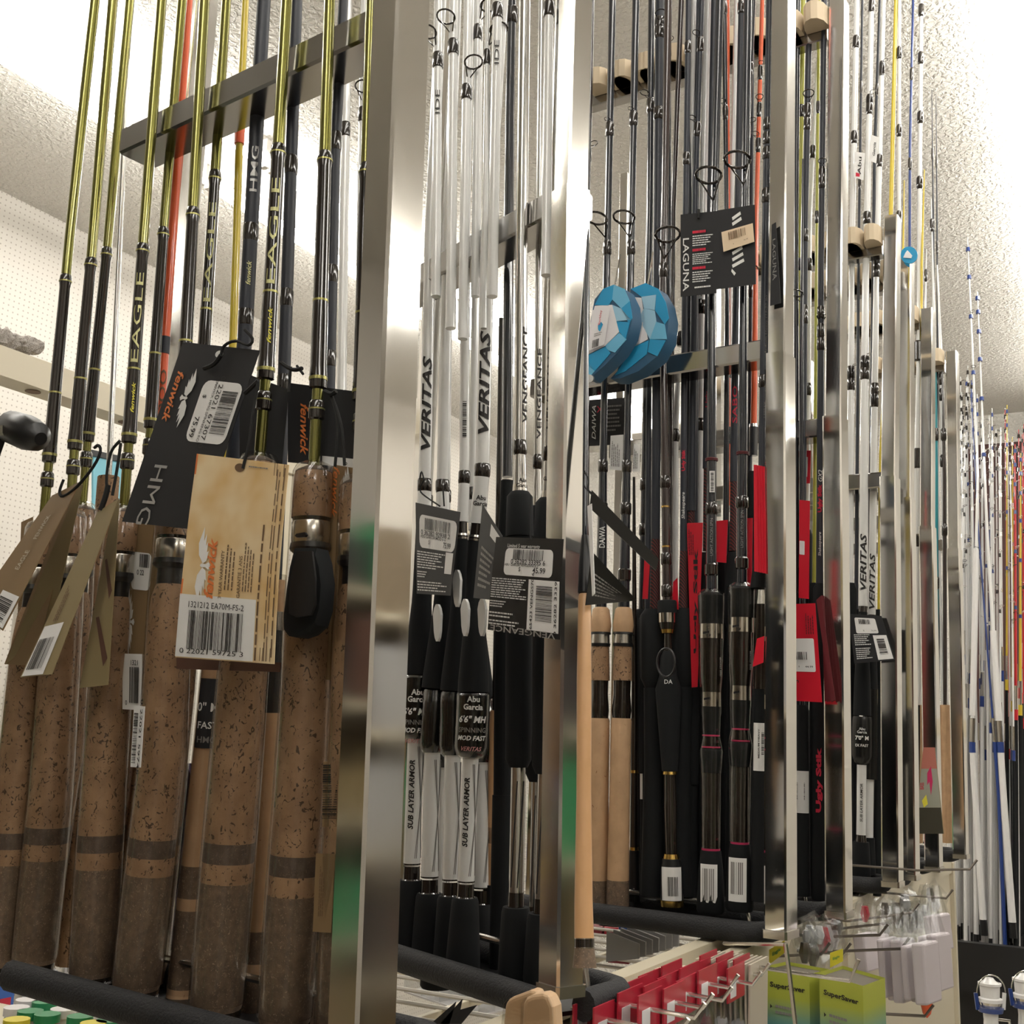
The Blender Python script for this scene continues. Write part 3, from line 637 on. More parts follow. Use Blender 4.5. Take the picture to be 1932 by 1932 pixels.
# other rods of rack 1
def simple(k, pts, segs, off, label, name='fishing_rod', group=None, guides=(), n=12, texts=(), labels=()):
    R = Rod(k, pts, off, name, label, group, n=n)
    for sg in segs: R.seg(sg[0], sg[1], sg[2])
    if guides:
        for y, s_, ph in guides: R.guide(y, s_, ph)
    for t in texts: R.text(*t[0], **t[1])
    return R
simple(1, [(357, 0), (342, 200), (325, 450), (300, 800), (265, 1500), (240, 1820)], [('blank', 'orange_blank', [(-200, 12), (450, 17), (840, 19)]), ('thread_wrap', 'navy_matte', [(636, 20), (668, 20)]),
       ('fore_grip', 'foam_grip', [(840, 26), (930, 40)]), ('reel_seat', 'black_plastic', [(930, 34), (1180, 40)]), ('rear_grip', 'cork', [(1180, 46), (1800, 60)]), ('butt_cap', 'gloss_black', [(1800, 60), (1825, 60)])], .06,
       'orange fishing rod with dark lettering standing behind the olive rods', texts=[(('VECTOR', 880, 690, 'brown_ink'), dict(h=14, r=18))] if False else [(('VOODOO', 880, 700, 'brown_ink'), dict(h=13, r=18.5))])
simple(1, [(463, 0), (452, 250), (440, 640), (425, 900), (400, 1800)], [('blank', 'yellow_blank', [(-200, 13), (640, 15), (880, 17)]), ('thread_wrap', 'orange_blank', [(210, 17), (218, 20), (272, 19)]), ('rear_grip', 'cork', [(880, 40), (1800, 60)])], .07,
       'yellow fishing rod standing behind the matte dark blue rod')
def hmg(pts, off, y0, label, txt=True, w=27):
    R = Rod(1, pts, off, 'fishing_rod', label, 'matte dark blue rods behind the olive ones')
    R.seg('blank', 'navy_matte', [(-220, w - 3), (y0, w), (y0 + 620, w + 2), (y0 + 800, w + 2)])
    for a in (0, 250, 410): R.seg('thread_wrap', 'gloss_black', [(y0 + a, w), (y0 + a + 6, w + 3), (y0 + a + 28, w + 3), (y0 + a + 34, w + 1)])
    R.seg('fore_grip', 'cork_light', [(y0 + 800, 38), (y0 + 860, 42)]); R.seg('hood', 'steel', [(y0 + 860, 44), (y0 + 895, 44)])
    R.seg('reel_seat', 'black_plastic', [(y0 + 895, 38), (y0 + 1050, 42)]); R.seg('rear_grip', 'cork_light', [(y0 + 1050, 42), (y0 + 1460, 46)])
    R.seg('grip_band', 'cork_composite', [(y0 + 1460, 46), (y0 + 1520, 50)]); R.seg('grip_ring', 'cork_light', [(y0 + 1520, 50), (y0 + 1543, 50)])
    R.seg('butt_grip', 'cork_composite', [(y0 + 1543, 50), (y0 + 1690, 54)]); R.seg('grip_ring', 'cork_light', [(y0 + 1690, 55), (y0 + 1712, 55)]); R.seg('butt_cap', 'gloss_black', [(y0 + 1712, 54), (y0 + 1732, 54)])
    R.seg('plastic_sleeve', 'clear_wrap', [(y0 + 790, 44), (y0 + 1460, 50), (y0 + 1700, 58)])
    if txt: R.text('HMG', y0 + 195, y0 + 110, 'silver_ink', h=14, r=w + 1); R.text('fenwick', y0 + 370, y0 + 325, 'gold_ink', h=9, r=w + 1, shear=.3)
    R.text_cap(y0 + 1722, 7, 56, 0)
    return R
c4 = hmg([(498, 0), (488, 170), (462, 640), (385, 1432), (340, 1890)], .045, 172, 'matte dark blue rod with silver lettering above the black card')
c4.label(1280, 1410, 46, 'black_card', arc=1.9, name='spec_label', r=47)
for st, y, h in (('0" MI', 1333, 17), ('FAST', 1367, 13), ('HMG', 1394, 12)): c4.text(st, y, y, 'white_ink' if h > 12 else 'grey_ink', h=h, rot=0, r=48)
hmg([(560, 0), (548, 350), (533, 800), (505, 1400), (480, 1840)], .055, 295, 'matte dark blue rod behind the lettered olive rod', txt=False, w=23)
hmg([(648, 0), (632, 300), (620, 800), (600, 1400), (585, 1900)], .05, 250, 'matte dark blue rod behind the rod beside the thick post', txt=False, w=20)
simple(1, [(250, -100), (232, 320), (205, 900), (160, 1500), (130, 1820)], [('blank', 'silver_blank', [(-200, 7), (900, 11)]), ('rear_grip', 'cork', [(900, 40), (1820, 50)])], .08, 'thin silver rod at the far left post of the nearest rack')
# white two-piece rods seen between the olive rods and the thick post
for i, (x0, x1, yg, wd) in enumerate([(658, 640, 245, 17), (690, 672, 217, 16)]):
    R = Rod(2, [(x0, -100), (x0 - 6, 245), (x1, 1050), (x1 - 10, 1700)], .02 + .02 * i, 'fishing_rod', ('left' if not i else 'right') + ' white rod seen between the olive rods and the thick post', 'white rods of the second rack')
    R.seg('blank', 'white_gloss', [(-120, wd - 2), (1050, wd + 3)]); R.seg('thread_wrap', 'gloss_black', [(yg - 13, wd), (yg - 10, wd + 2), (yg + 12, wd + 2), (yg + 14, wd)]); R.guide(yg - 12, 30, math.pi * (.0 if i else -.5))
    R.seg('rear_grip', 'foam_grip', [(1050, 40), (1700, 46)])
# ================================================================== cards hanging in rack 1
O = -.034
T = Card(1, [(345, 645), (490, 661), (374, 1000), (230, 984)], 'black_card', 'black hang tag with silver lettering, orange name and white price sticker, tilted', offs=(O, O, O - .004, O - .004))
T.cord(1, [(462, 622), (480, 640), (470, 655), (445, 640), (420, 652), (417, 670)], O - .003, 6); T.cord(1, [(417, 670), (405, 688), (385, 695)], O - .004, 9)
T.poly('hole_ring', [(.53 + .05 * math.cos(a), .045 + .02 * math.sin(a)) for a in np.linspace(0, 6.28, 12, endpoint=False)], 'white_ink')
T.eagle(.30, .30, .52, 'white_ink', 1); T.text('fenwick', .13, .30, .10, 'orange_ink', 1, shear=.3, bold=.02)
T.text('HMG', .28, .84, .17, 'silver_ink', 1, bold=.0)
T.rect('price_sticker', .46, .19, .96, .53, 'white_paper', rd=.08)
T.barcode(.74, .24, .93, .48, cnt=30, vert=True); T.text('0 22021 67307 0', .69, .36, .055, 'black_ink', 1, bold=.0, wfit=.62)
T.text('FENWICK HMG SPINNING ROD', .81 - .18, .36, .03, 'black_ink', 1, bold=0, wfit=.58); T.text('$', .53, .28, .05, 'black_ink', 1); T.text('75.99', .53, .45, .06, 'black_ink', 1)

T = Card(1, [(372, 856), (545, 877), (517, 1253), (331, 1240)], 'tan_card', 'big tan warranty tag with a bird emblem and a large white barcode box', offs=(O - .010,) * 4, curl=.002)
T.cord(1, [(487, 720), (480, 760), (474, 800), (470, 840), (462, 868), (458, 884)], O - .012, 6); T.cord(1, [(487, 718), (470, 735), (462, 742)], O - .012, 9)
T.poly('eyelet', [(.50 + .055 * math.cos(a), .045 + .022 * math.sin(a)) for a in np.linspace(0, 6.28, 14, endpoint=False)], 'brown_ink')
T.rect('border', .0, .0, .018, .70, 'orange_ink'); 
for u in (.86, .885, .955): T.rect('border_line', u, .0, u + .006, .99, 'brown_ink')
T.lines(.815, .32, .845, .99, 1, 'brown_ink', True, .55, 0); T.lines(.90, .02, .95, .99, 2, 'brown_ink', True, .35, .05); T.lines(.97, .02, .99, .97, 1, 'brown_ink', True, .6, 0)
T.eagle(.22, .55, .56, 'white_paper', 3); T.text('fenwick', .31, .56, .10, 'orange_ink', 3, shear=.3, bold=.03)
T.text('3 YEAR WARRANTY', .43, .585, .035, 'brown_ink', 3, wfit=.34); T.lines(.47, .42, .58, .66, 3, 'brown_ink', True, .35, .3)
T.text('GARANTIE 3 ANS', .62, .59, .035, 'brown_ink', 3, wfit=.30); T.lines(.655, .40, .77, .66, 4, 'brown_ink', True, .35, .3)
T.text('TAG', .72, .03, .02, 'brown_ink', 2, bold=0) if False else T.lines(.60, .03, .80, .045, 1, 'grey_ink', ragged=0)
T.rect('barcode_box', -.002, .695, .80, .995, 'white_paper')
T.text('1321212 EA70M-FS-2', .40, .742, .042, 'black_ink', 0, bold=.0, wfit=.58, lift=.0012)
T.barcode(.12, .77, .69, .955, cnt=44, seed=12); T.text('0 22021 59725 3', .38, .965, .035, 'black_ink', 0, bold=.0, wfit=.66, lift=.0012)

T = Card(1, [(543, 722), (676, 739), (672, 884), (543, 872)], 'black_card', 'black tag behind the front rod with an orange name reading downward', offs=(.022,) * 4)
T.text('fenwick', .26, .57, .12, 'orange_ink', 1, shear=.3, bold=.02); T.rect('price_sticker', .52, .88, .98, .995, 'white_paper'); T.text('0', .86, .95, .05, 'black_ink', 1)
T.cord(1, [(622, 740), (640, 790), (632, 880)], -.016, 6); T.cord(1, [(624, 742), (646, 800), (650, 878)], -.016, 6); T.cord(1, [(612, 738), (626, 745), (634, 738)], -.018, 9)
T = Card(1, [(628, 876), (673, 884), (644, 1286), (600, 1280)], 'brown_card', 'dark brown narrow tag with white wing emblem beside the bare rod', offs=(.022, .015, .015, .022))
T.eagle(.62, .14, 1.5, 'white_paper', 1); T.text('fenwick', .22, .13, .26, 'orange_ink', 1, shear=.3)
T = Card(1, [(640, 884), (676, 890), (668, 1292), (648, 1290)], 'khaki_card', 'olive tag edge behind the narrow dark brown tag', offs=(.03, .03, .03, .03))
T = Card(1, [(452, 700), (545, 735), (530, 900), (452, 880)], 'black_card', 'black tag tucked behind the lettered olive rod', offs=(.024,) * 4)
T.cord(1, [(530, 684), (552, 700), (570, 695)], -.01, 8); T.cord(1, [(548, 692), (545, 740)], -.01, 6); T.cord(1, [(560, 690), (572, 706)], -.01, 5)
# folded brown cards at the left
T = Card(1, [(98, 935), (152, 908), (5, 1190), (-52, 1150)], 'brown_card', 'folded brown card at the far left, its front flap swung forward', offs=(O, O, O - .035, O - .035))
T.text('FENWICK', .5, .30, .13, 'cream_ink' if mat('cream_ink', (.55, .48, .36), .5) else '', 3, wfit=.5); T.text('EAGLE', .5, .55, .13, 'cream_ink', 3, wfit=.4)
T.rect('price_sticker', .45, .78, .98, .99, 'white_paper'); T.barcode(.50, .82, .9, .97, cnt=14, vert=True)
T.cord(1, [(120, 905), (110, 930), (118, 940), (145, 920), (178, 880), (192, 850), (186, 838), (178, 845)], O - .002, 6)
Card(1, [(150, 909), (156, 915), (98, 1180), (10, 1254)], 'khaki_card', 'inner panel of the far left folded brown card', 'hang tag', offs=(-.02, -.02, -.01, -.015))
T = Card(1, [(120, 960), (152, 912), (62, 1256), (8, 1253)], 'brown_card', 'back flap of the far left folded brown card', 'hang tag', offs=(-.014,) * 4)
T.poly('slit', [(.50, .38), (.62, .38), (.60, .55), (.50, .55)], 'umber_card')
T = Card(1, [(40, 985), (62, 975), (50, 1290), (28, 1292)], 'brown_card', 'brown card edge behind the far left rods', offs=(.02,) * 4)
T = Card(1, [(184, 966), (224, 940), (98, 1272), (38, 1278)], 'khaki_card', 'folded khaki card, front flap with a white barcode at its foot', offs=(O, O, O - .03, O - .03))
T.rect('barcode_box', .05, .70, .72, .995, 'white_paper'); T.barcode(.12, .78, .62, .96, cnt=16, vert=False); T.lines(.30, .45, .50, .68, 3, 'brown_ink', True)
T.cord(1, [(226, 832), (208, 850), (200, 900), (202, 930)], O, 6); T.cord(1, [(228, 836), (222, 880), (212, 935)], O, 6); T.cord(1, [(204, 915), (200, 935), (190, 962)], O, 11)
T = Card(1, [(212, 960), (225, 942), (204, 1292), (150, 1298)], 'khaki_card', 'folded khaki card, back flap with two dark slits', offs=(-.018, -.018, -.022, -.022))
for a, b in ((.30, .52), (.62, .88)): T.poly('slit', [(.20, a), (.36, a), (.92, b - .02), (.78, b + .02)], 'umber_card')
T = Card(1, [(228, 983), (332, 995), (300, 1245), (230, 1240)], 'brown_card', 'brown tag with wing emblem under the black card, behind the turned trigger seat', offs=(.024,) * 4)
T.eagle(.22, .74, .75, 'white_ink', 3); T.rect('price_sticker', .22, .22, .62, .50, 'white_paper', rd=.07); T.barcode(.40, .23, .60, .33, cnt=10); T.text('0 22', .42, .37, .06, 'black_ink')
T = Card(1, [(206, 1130), (232, 1130), (232, 1345), (200, 1345)], 'brown_card', 'narrow brown tag with wing emblem left of a white barcode box', offs=(.022,) * 4); T.eagle(.62, .6, 2.2, 'white_ink', 3)
T = Card(1, [(231, 1233), (268, 1234), (266, 1340), (231, 1338)], 'white_paper', 'white barcode card starting with the digits 1321', offs=(.020,) * 4); T.text('1321', .65, .16, .16, 'black_ink'); T.barcode(.42, .24, .95, .88, cnt=9); T.text('0', .24, .88, .15, 'black_ink')
T = Card(1, [(253, 1331), (273, 1333), (265, 1448), (246, 1447)], 'white_paper', 'narrow white barcode strip on a cork grip', 'sticker', 'barcode_strip', offs=(-.023,) * 4); T.barcode(.15, .12, .55, .95, cnt=30, vert=True); T.text('0 22021 59745', .8, .5, .22, 'black_ink', 1, wfit=4.2)
T = Card(1, [(610, 1437), (642, 1436), (637, 1560), (608, 1560)], 'brown_card', 'brown card with a dark barcode between the front rod and the thick post', offs=(.012,) * 4); T.barcode(.05, .05, .95, .90, cnt=24, vert=True)
T = Card(1, [(596, 1610), (632, 1611), (624, 1760), (590, 1758)], 'brown_card', 'plain tan card low between the front rod and the thick post', offs=(.012,) * 4); T.lines(.3, .1, .6, .8, 3, 'brown_ink', True)
T = Card(1, [(333, 1240), (530, 1250), (528, 1268), (333, 1262)], 'umber_card', 'brown tag edge showing below the big tan warranty tag', offs=(.0,) * 4)
# shiny patterned bag behind the rods
T = Card(1, [(352, 1440), (372, 1500), (330, 1700), (308, 1795)], 'purple_foil' if mat('purple_foil', (.05, .03, .10), .12, .6, coat=1) else '', 'dark patterned foil pouch standing behind the cork grips', 'pouch', 'foil_pouch', offs=(.10,) * 4, thick=.01)
# ================================================================== RACK 2
def veritas(pts, ytop, yf, yg, wd, off, label, text=None, box=None, butt=1, wob=1.0):
    """ytop: label text y range; yf: first black ferrule; yg: top of black grip"""
    R = Rod(2, pts, off, 'fishing_rod', label, 'white rods with black skeleton grips', n=18)
    R.seg('blank', 'white_gloss', [(-200, wd - 3), (yf, wd)]); R.seg('thread_wrap', 'gloss_black', [(yf, wd + 2), (yf + 3, wd + 4), (yf + 20, wd + 4), (yf + 24, wd + 2)])
    R.seg('blank', 'white_gloss', [(yf + 24, wd + 2), (yg - 30, wd + 4)]); R.seg('collar', 'gloss_black', [(yg - 30, wd - 2), (yg - 8, wd)])
    R.seg('silver_ring', 'steel', [(yg - 8, wd + 3), (yg - 4, wd + 5)]); R.seg('silver_ring', 'steel', [(yg - 1, wd + 5), (yg + 3, wd + 5)]); R.seg('ring_gap', 'gloss_black', [(yg - 4, wd + 3), (yg - 1, wd + 3)])
    g = yg + 3; R.seg('reel_seat', 'foam_grip', [(g, wd + 4), (g + 60, wd + 8), (g + 150, wd + 14), (g + 260, wd + 32), (g + 285, wd + 34)])
    R.seg('label_sleeve', 'black_label', [(g + 285, 50 * wob), (g + 292, 62 * wob), (g + 385, 63 * wob), (g + 400, 54 * wob), (g + 407, 40 * wob)])
    R.seg('plastic_sleeve', 'clear_wrap', [(g + 280, 46 * wob), (g + 290, 64.5 * wob), (g + 388, 65 * wob), (g + 404, 56 * wob), (g + 410, 42 * wob)])
    R.seg('handle_shaft', 'white_gloss', [(g + 405, 31), (g + 640, 33)]); R.seg('dark_ring', 'gloss_black', [(g + 640, 34), (g + 643, 34)])
    for i in range(6):      # printed crossing stripes
        pass
    R.seg('collar', 'gloss_black', [(g + 646, 32), (g + 670, 33), (g + 676, 44)]); R.seg('butt_grip', 'foam_grip', [(g + 672, 46), (g + 680, 52), (g + 700, 55), (g + 790, 66), (g + 815, 66), (g + 820, 60)])
    if text: R.text('VERITAS', text[0], text[1], 'black_ink', h=wd * .82, r=wd + 1, bold=.03, shear=.25, phi=0)
    R.g = g; R.wd = wd; R.wob = wob
    # crossing pin stripes on the shaft
    for sg in (-1, 1):
        for f in (.5, .75):
            P = []
            for i in range(9):
                y = g + 420 + 210 * i / 8; p, d, dep = R.at(y); e1 = nrm((CAM - p) - d * ((CAM - p) @ d)); e2 = np.cross(d, e1); a = .9 + sg * f * .8 * (i / 8 - .5) * 2; rr = 32 * dep / F / 2 + .0002
                P.append(p + rr * (math.cos(a) * e1 + math.sin(a) * e2))
            v, f_ = tube(P, .0005, 4); mesh('stripe', v, f_, 'grey_ink', R.root)
    return R
def abu_label(R, y0, s1='6\'6" MH'):
    r = 67 * R.wob
    R.text('Abu', y0 + 14, 0, 'white_ink', h=11, rot=0, r=r, bold=.03); R.text('Garcia', y0 + 27, 0, 'white_ink', h=11, rot=0, r=r, bold=.03)
    R.text(s1, y0 + 50, 0, 'white_ink', h=13, rot=0, r=r, bold=.03, shear=.2); R.text('SPINNING', y0 + 70, 0, 'grey_ink', h=9, rot=0, r=r); R.text('MOD FAST', y0 + 85, 0, 'white_ink', h=9, rot=0, r=r, bold=.03, shear=.2)
    R.text('VERITAS', y0 + 105, 0, 'pink_pale' if mat('pink_pale', (.55, .25, .25), .4) else '', h=8, rot=0, r=r, shear=.3)
def subarmor(R, phi=-.3): R.text('SUB LAYER ARMOR', R.g + 575, R.g + 445, 'black_ink', h=11, r=33, phi=phi, bold=.03, shear=.2); return R
V1 = veritas([(832, 0), (812, 450), (801, 915), (797, 1100), (784, 1400), (770, 1850)], 0, 904, 985, 24, .010, 'white rod with black grip and readable lettering next to the thick post', text=(852, 675)); abu_label(V1, 1292); subarmor(V1)
V2 = veritas([(861, 0), (845, 450), (835, 920), (838, 1100), (816, 1400), (806, 1880)], 0, 906, 1010, 23, .016, 'white rod second from the thick post, its black label blank', wob=.78)
V3 = veritas([(887, 0), (878, 450), (876, 900), (872, 1022), (855, 1330), (848, 1900)], 0, 889, 1015, 19, .020, 'slimmer white rod with a barcode on its blank', wob=.8)
V3.bars(760, 830, 20, 'black_ink', cnt=20, arc=.7)
V4 = veritas([(947, 0), (920, 450), (910, 890), (898, 1022), (893, 1330), (886, 1480), (870, 1900)], 0, 876, 1018, 27, -.004, 'white rod at the front of the second rack with a full black label', text=(822, 628)); abu_label(V4, 1306); subarmor(V4)
V4.text('Abu', 940, 0, 'black_ink', h=9, rot=0, r=31, bold=.03, phi=.15); V4.text('Garcia', 951, 0, 'black_ink', h=9, rot=0, r=31, bold=.03, phi=.15)
V5 = veritas([(905, 0), (900, 450), (892, 900), (895, 1100), (912, 1400), (905, 1850)], 0, 920, 1030, 17, .085, 'white rod standing at the back of the second rack', wob=.7)
V6 = veritas([(850, 0), (848, 450), (843, 900), (840, 1100), (838, 1450), (826, 1830)], 0, 925, 1040, 14, .095, 'narrow white rod at the back behind the second front one', wob=.7)
# upper halves of those two-piece rods, with guides
for i, (x0, x1, y1, yg, wd, st) in enumerate([(828, 822, 560, 115, 19, 'VERITAS'), (857, 850, 620, 90, 20, 'upper'), (884, 872, 640, 175, 19, 'upper'), (903, 896, 560, 62, 16, 'upper'), (940, 928, 560, 22, 21, 'upper'), (921, 912, 620, 108, 12, 'upper'), (1037, 1030, 520, 18, 20, 'upper')]):
    R = Rod(2, [(x0, -60), (x0 - 1, 0), (x1, y1 + 40)], (-.012, -.012) if i != 3 else (.002, .002), 'rod_tip_half', ['leftmost white upper rod half, black guide wrap, small black letters', 'white upper rod half with a slanted ring guide, second from the thick post', 'third white upper rod half from the thick post', 'white upper rod half leaning behind the third', 'white upper rod half with small letters, beside the dark one', 'thin white upper rod half with a low black wrap', 'white upper rod half right of the silver rods'][i], 'upper rod halves in the second rack', 'rod half')
    R.seg('blank', 'white_gloss', [(-180, wd - 3), (y1, wd)]); R.seg('thread_wrap', 'gloss_black', [(yg - 14, wd - 1), (yg - 10, wd + 2), (yg + 12, wd + 2), (yg + 14, wd)])
    R.guide(yg - 12, 34, (-.9, -.6, .5, 1.0, .8, 1.0, .7)[i])
    if i in (0, 4): R.text('IDE', yg + 105, yg + 60, 'black_ink', h=9, r=wd + 1, bold=0)
def vengeance(pts, off, label, w1, yb, txt, dark=False):
    R = Rod(2, pts, off, 'fishing_rod', label, 'silver rods of the second rack', n=18)
    R.seg('blank', 'silver_blank', [(-200, w1 - 2), (yb, w1)]); R.seg('thread_wrap', 'gloss_black', [(yb - 2, w1), (yb + 2, w1 + 3), (yb + 22, w1 + 3), (yb + 26, w1 - 2)])
    R.seg('blank', 'silver_blank', [(yb + 25, w1 - 2), (yb + 85, w1 + 2)]); R.seg('trim_collar', 'steel', [(yb + 82, w1 + 3), (yb + 96, w1 + 5)])
    R.seg('fore_grip', 'foam_grip', [(yb + 95, w1 + 10), (yb + 105, w1 + 26), (yb + 180, w1 + 30)]); R.seg('reel_seat', 'foam_grip', [(yb + 180, w1 + 26), (yb + 470, w1 + 28), (yb + 600, w1 + 26), (yb + 615, w1 + 12)])
    R.seg('handle_shaft', 'silver_blank', [(yb + 612, w1 + 4), (yb + 850, w1 + 5)]); R.seg('collar', 'gloss_black', [(yb + 850, w1 + 6), (yb + 880, w1 + 8)])
    R.seg('butt_grip', 'foam_grip', [(yb + 878, w1 + 26), (yb + 890, w1 + 32), (yb + 1000, w1 + 42), (yb + 1010, w1 + 36)])
    for sg in (-1, 1):
        P = []
        for i in range(8):
            y = yb + 640 + 200 * i / 7; p, d, dep = R.at(y); e1 = nrm((CAM - p) - d * ((CAM - p) @ d)); e2 = np.cross(d, e1); a = sg * (.1 + .7 * abs(i / 7 - (.0 if sg < 0 else 1))); rr = (w1 + 5) * dep / F / 2 + .0002
            P.append(p + rr * (math.cos(a) * e1 + math.sin(a) * e2))
        mesh('stripe', *tube(P, .0007, 4), 'black_ink', R.root)
    if txt: R.text('VENGEANCE', txt[0], txt[1], 'black_ink', h=w1 * .62, r=w1 + 1, phi=txt[2], bold=.01)
    return R
G1 = vengeance([(990, 0), (984, 450), (981, 850), (980, 1100), (978, 1450), (971, 1850)], .0, 'silver rod with black foam grip at the middle of the second rack', 24, 833, (800, 620, .9)); G1.text('Abu', 908, 0, 'black_ink', h=8, rot=0, r=27, phi=.5); G1.text('Garcia', 918, 0, 'black_ink', h=8, rot=0, r=27, phi=.5)
G2 = vengeance([(1022, 0), (1018, 450), (1014, 870), (1012, 1450), (1006, 1850)], .05, 'silver rod set back between the two front silver rods', 15, 860, (830, 660, .3))
G3 = vengeance([(1058, 0), (1045, 450), (1037, 850), (1030, 1100), (1028, 1450), (1018, 1850)], .006, 'silver rod beside the second post, lettering readable', 23, 845, (812, 640, -.05)); G3.text('Garcia', 905, 0, 'black_ink', h=8, rot=0, r=26, phi=.2)
R = simple(2, [(966, 0), (962, 200), (960, 450), (957, 900), (950, 1400), (945, 1850)], [('blank', 'navy_gloss', [(-200, 15), (60, 17), (900, 20)]), ('thread_wrap', 'gloss_black', [(14, 20), (16, 24), (40, 24), (44, 18)]), ('trim_ring', 'steel', [(905, 23), (907, 23)]),
       ('fore_grip', 'foam_grip', [(907, 24), (1100, 40)]), ('rear_grip', 'foam_grip', [(1100, 40), (1500, 36)]), ('butt_grip', 'foam_grip', [(1500, 40), (1850, 46)])], .065, 'dark glossy rod standing between the white and the silver rods', guides=[(14, 34, 0)])
R = simple(2, [(940, 1000), (935, 1360), (928, 1700), (925, 1820)], [('rear_grip', 'cork_smooth', [(1340, 20), (1360, 24), (1560, 25)]), ('grip_band', 'cork', [(1560, 25), (1590, 25)]), ('rear_grip', 'cork_smooth', [(1590, 26), (1668, 26)]), ('butt_grip', 'foam_grip', [(1668, 34), (1830, 42)]), ('blank', 'gloss_black', [(600, 9), (1345, 14)])], .10, 'cork handled rod at the back of the second rack')
# tan cork handled rod at the end of rack 2
R = simple(2, [(1112, -100), (1106, 600), (1103, 1115), (1102, 1280), (1101, 1700), (1103, 1828)], [('blank', 'navy_gloss', [(-200, 8), (1010, 11)]), ('reel_seat', 'black_plastic', [(1010, 13), (1060, 22), (1118, 26), (1122, 18)]),
       ('rear_grip', 'cork_smooth', [(1116, 16), (1125, 24), (1290, 28), (1500, 28), (1770, 37)]), ('trim_ring', 'steel', [(1770, 38), (1772, 38)]), ('grip_band', 'gloss_black', [(1772, 37.5), (1787, 38)]), ('trim_ring', 'steel', [(1787, 38.5), (1789, 38.5)]), ('butt_grip', 'cork_composite', [(1789, 38), (1800, 40), (1826, 46)])],
       (.03, -.03), 'smooth tan cork rod handle standing right of the second post')
# tags of rack 2
T = Card(2, [(784, 948), (868, 966), (850, 1124), (786, 1120)], 'black_card', 'black tag with price sticker 75.99 next to the thick post', offs=(-.012, -.03, -.03, -.012))
T.rect('price_sticker', .10, .12, .98, .49, 'white_paper', rd=.08); T.barcode(.25, .15, .85, .28, cnt=26); T.text('0 36282 92938 2', .5, .315, .05, 'black_ink', wfit=.7); T.text('ABU GARCIA MOD 6 6', .45, .36, .03, 'black_ink', wfit=.62); T.text('$', .36, .42, .05, 'black_ink'); T.text('75.99', .80, .425, .06, 'black_ink')
T.lines(.05, .53, .85, .73, 7, 'white_ink'); T.lines(.05, .75, .35, .83, 3, 'white_ink'); T.lines(.05, .86, .9, .98, 4, 'white_ink', seed=9)
T.rect('barcode_box', .78, .50, .96, .75, 'white_paper'); T.cord(2, [(800, 905), (790, 925), (800, 935), (830, 955)], -.02, 3); T.cord(2, [(836, 925), (838, 955)], -.02, 3)
T.cord(2, [(792, 905), (795, 885), (800, 905)], -.02, 3)
T = Card(2, [(910, 952), (948, 1012), (928, 1132), (893, 1128)], 'black_card', 'black tag turned edge-on beside the white rod with the full label', offs=(-.035, -.055, -.055, -.035)); T.rect('barcode_box', .5, .05, .98, .2, 'white_paper'); T.lines(.2, .4, .9, .9, 7, 'grey_ink')
T = Card(2, [(936, 1013), (1063, 1017), (1056, 1207), (920, 1188)], 'black_foil', 'glossy black tag with price sticker 45.99 in the middle of the picture', offs=(-.060,) * 4, curl=.001)
T.text('Limited 5 year warranty', .45, .095, .045, 'white_ink', wfit=.48); T.rect('price_sticker', .18, .115, .88, .40, 'white_paper', rd=.05); T.barcode(.31, .125, .75, .235, cnt=34)
T.text('0 36282 33395 6', .53, .255, .045, 'black_ink', wfit=.5); T.text('ABU GARCIA VENGEANCE 7', .44, .29, .022, 'black_ink', wfit=.5); T.text('$', .42, .335, .045, 'black_ink'); T.text('45.99', .70, .335, .05, 'black_ink', wfit=.18)
T.poly('hole', [(.50 + .03 * math.cos(a), .035 + .02 * math.sin(a)) for a in np.linspace(0, 6.28, 12, endpoint=False)], 'black_plastic')
T.lines(.02, .44, .55, .66, 9, 'white_ink', ragged=.2); T.lines(.02, .68, .28, .76, 3, 'white_ink'); T.lines(.02, .80, .40, .87, 2, 'white_ink'); T.lines(.02, .885, .5, .95, 2, 'white_ink')
T.rect('barcode_box', .56, .43, .985, .945, 'white_paper'); T.barcode(.68, .49, .90, .85, cnt=30, vert=True); T.text('1365423 VENGS70-6', .62, .68, .035, 'black_ink', 3, wfit=.55); T.text('0 36282 33395', .945, .68, .035, 'black_ink', 3, wfit=.5)
T.text('VENGEANCE', .50, .972, .055, 'silver_ink', 2, wfit=.90)
T.cord(2, [(1002, 935), (1000, 975), (1001, 1018)], -.062, 3)
# white skeleton windows in the black reel seats
for nm, R_, c in (('V1', V3, (861, 1110)), ('V4', V4, (876, 1165)), ('x', V2, (824, 1175)), ('y', V4, (908, 1165))):
    x, y = c; ol = [(x + 8 * math.cos(a) * (1 if math.sin(a) < 0 else .8), y + 36 * math.sin(a)) for a in np.linspace(0, 6.28, 14, endpoint=False)]
    mesh('window_inlay', *plate([W(2, a, b, -.026 if R_ is V4 else -.012) for a, b in ol], .003), 'white_gloss', R_.root)
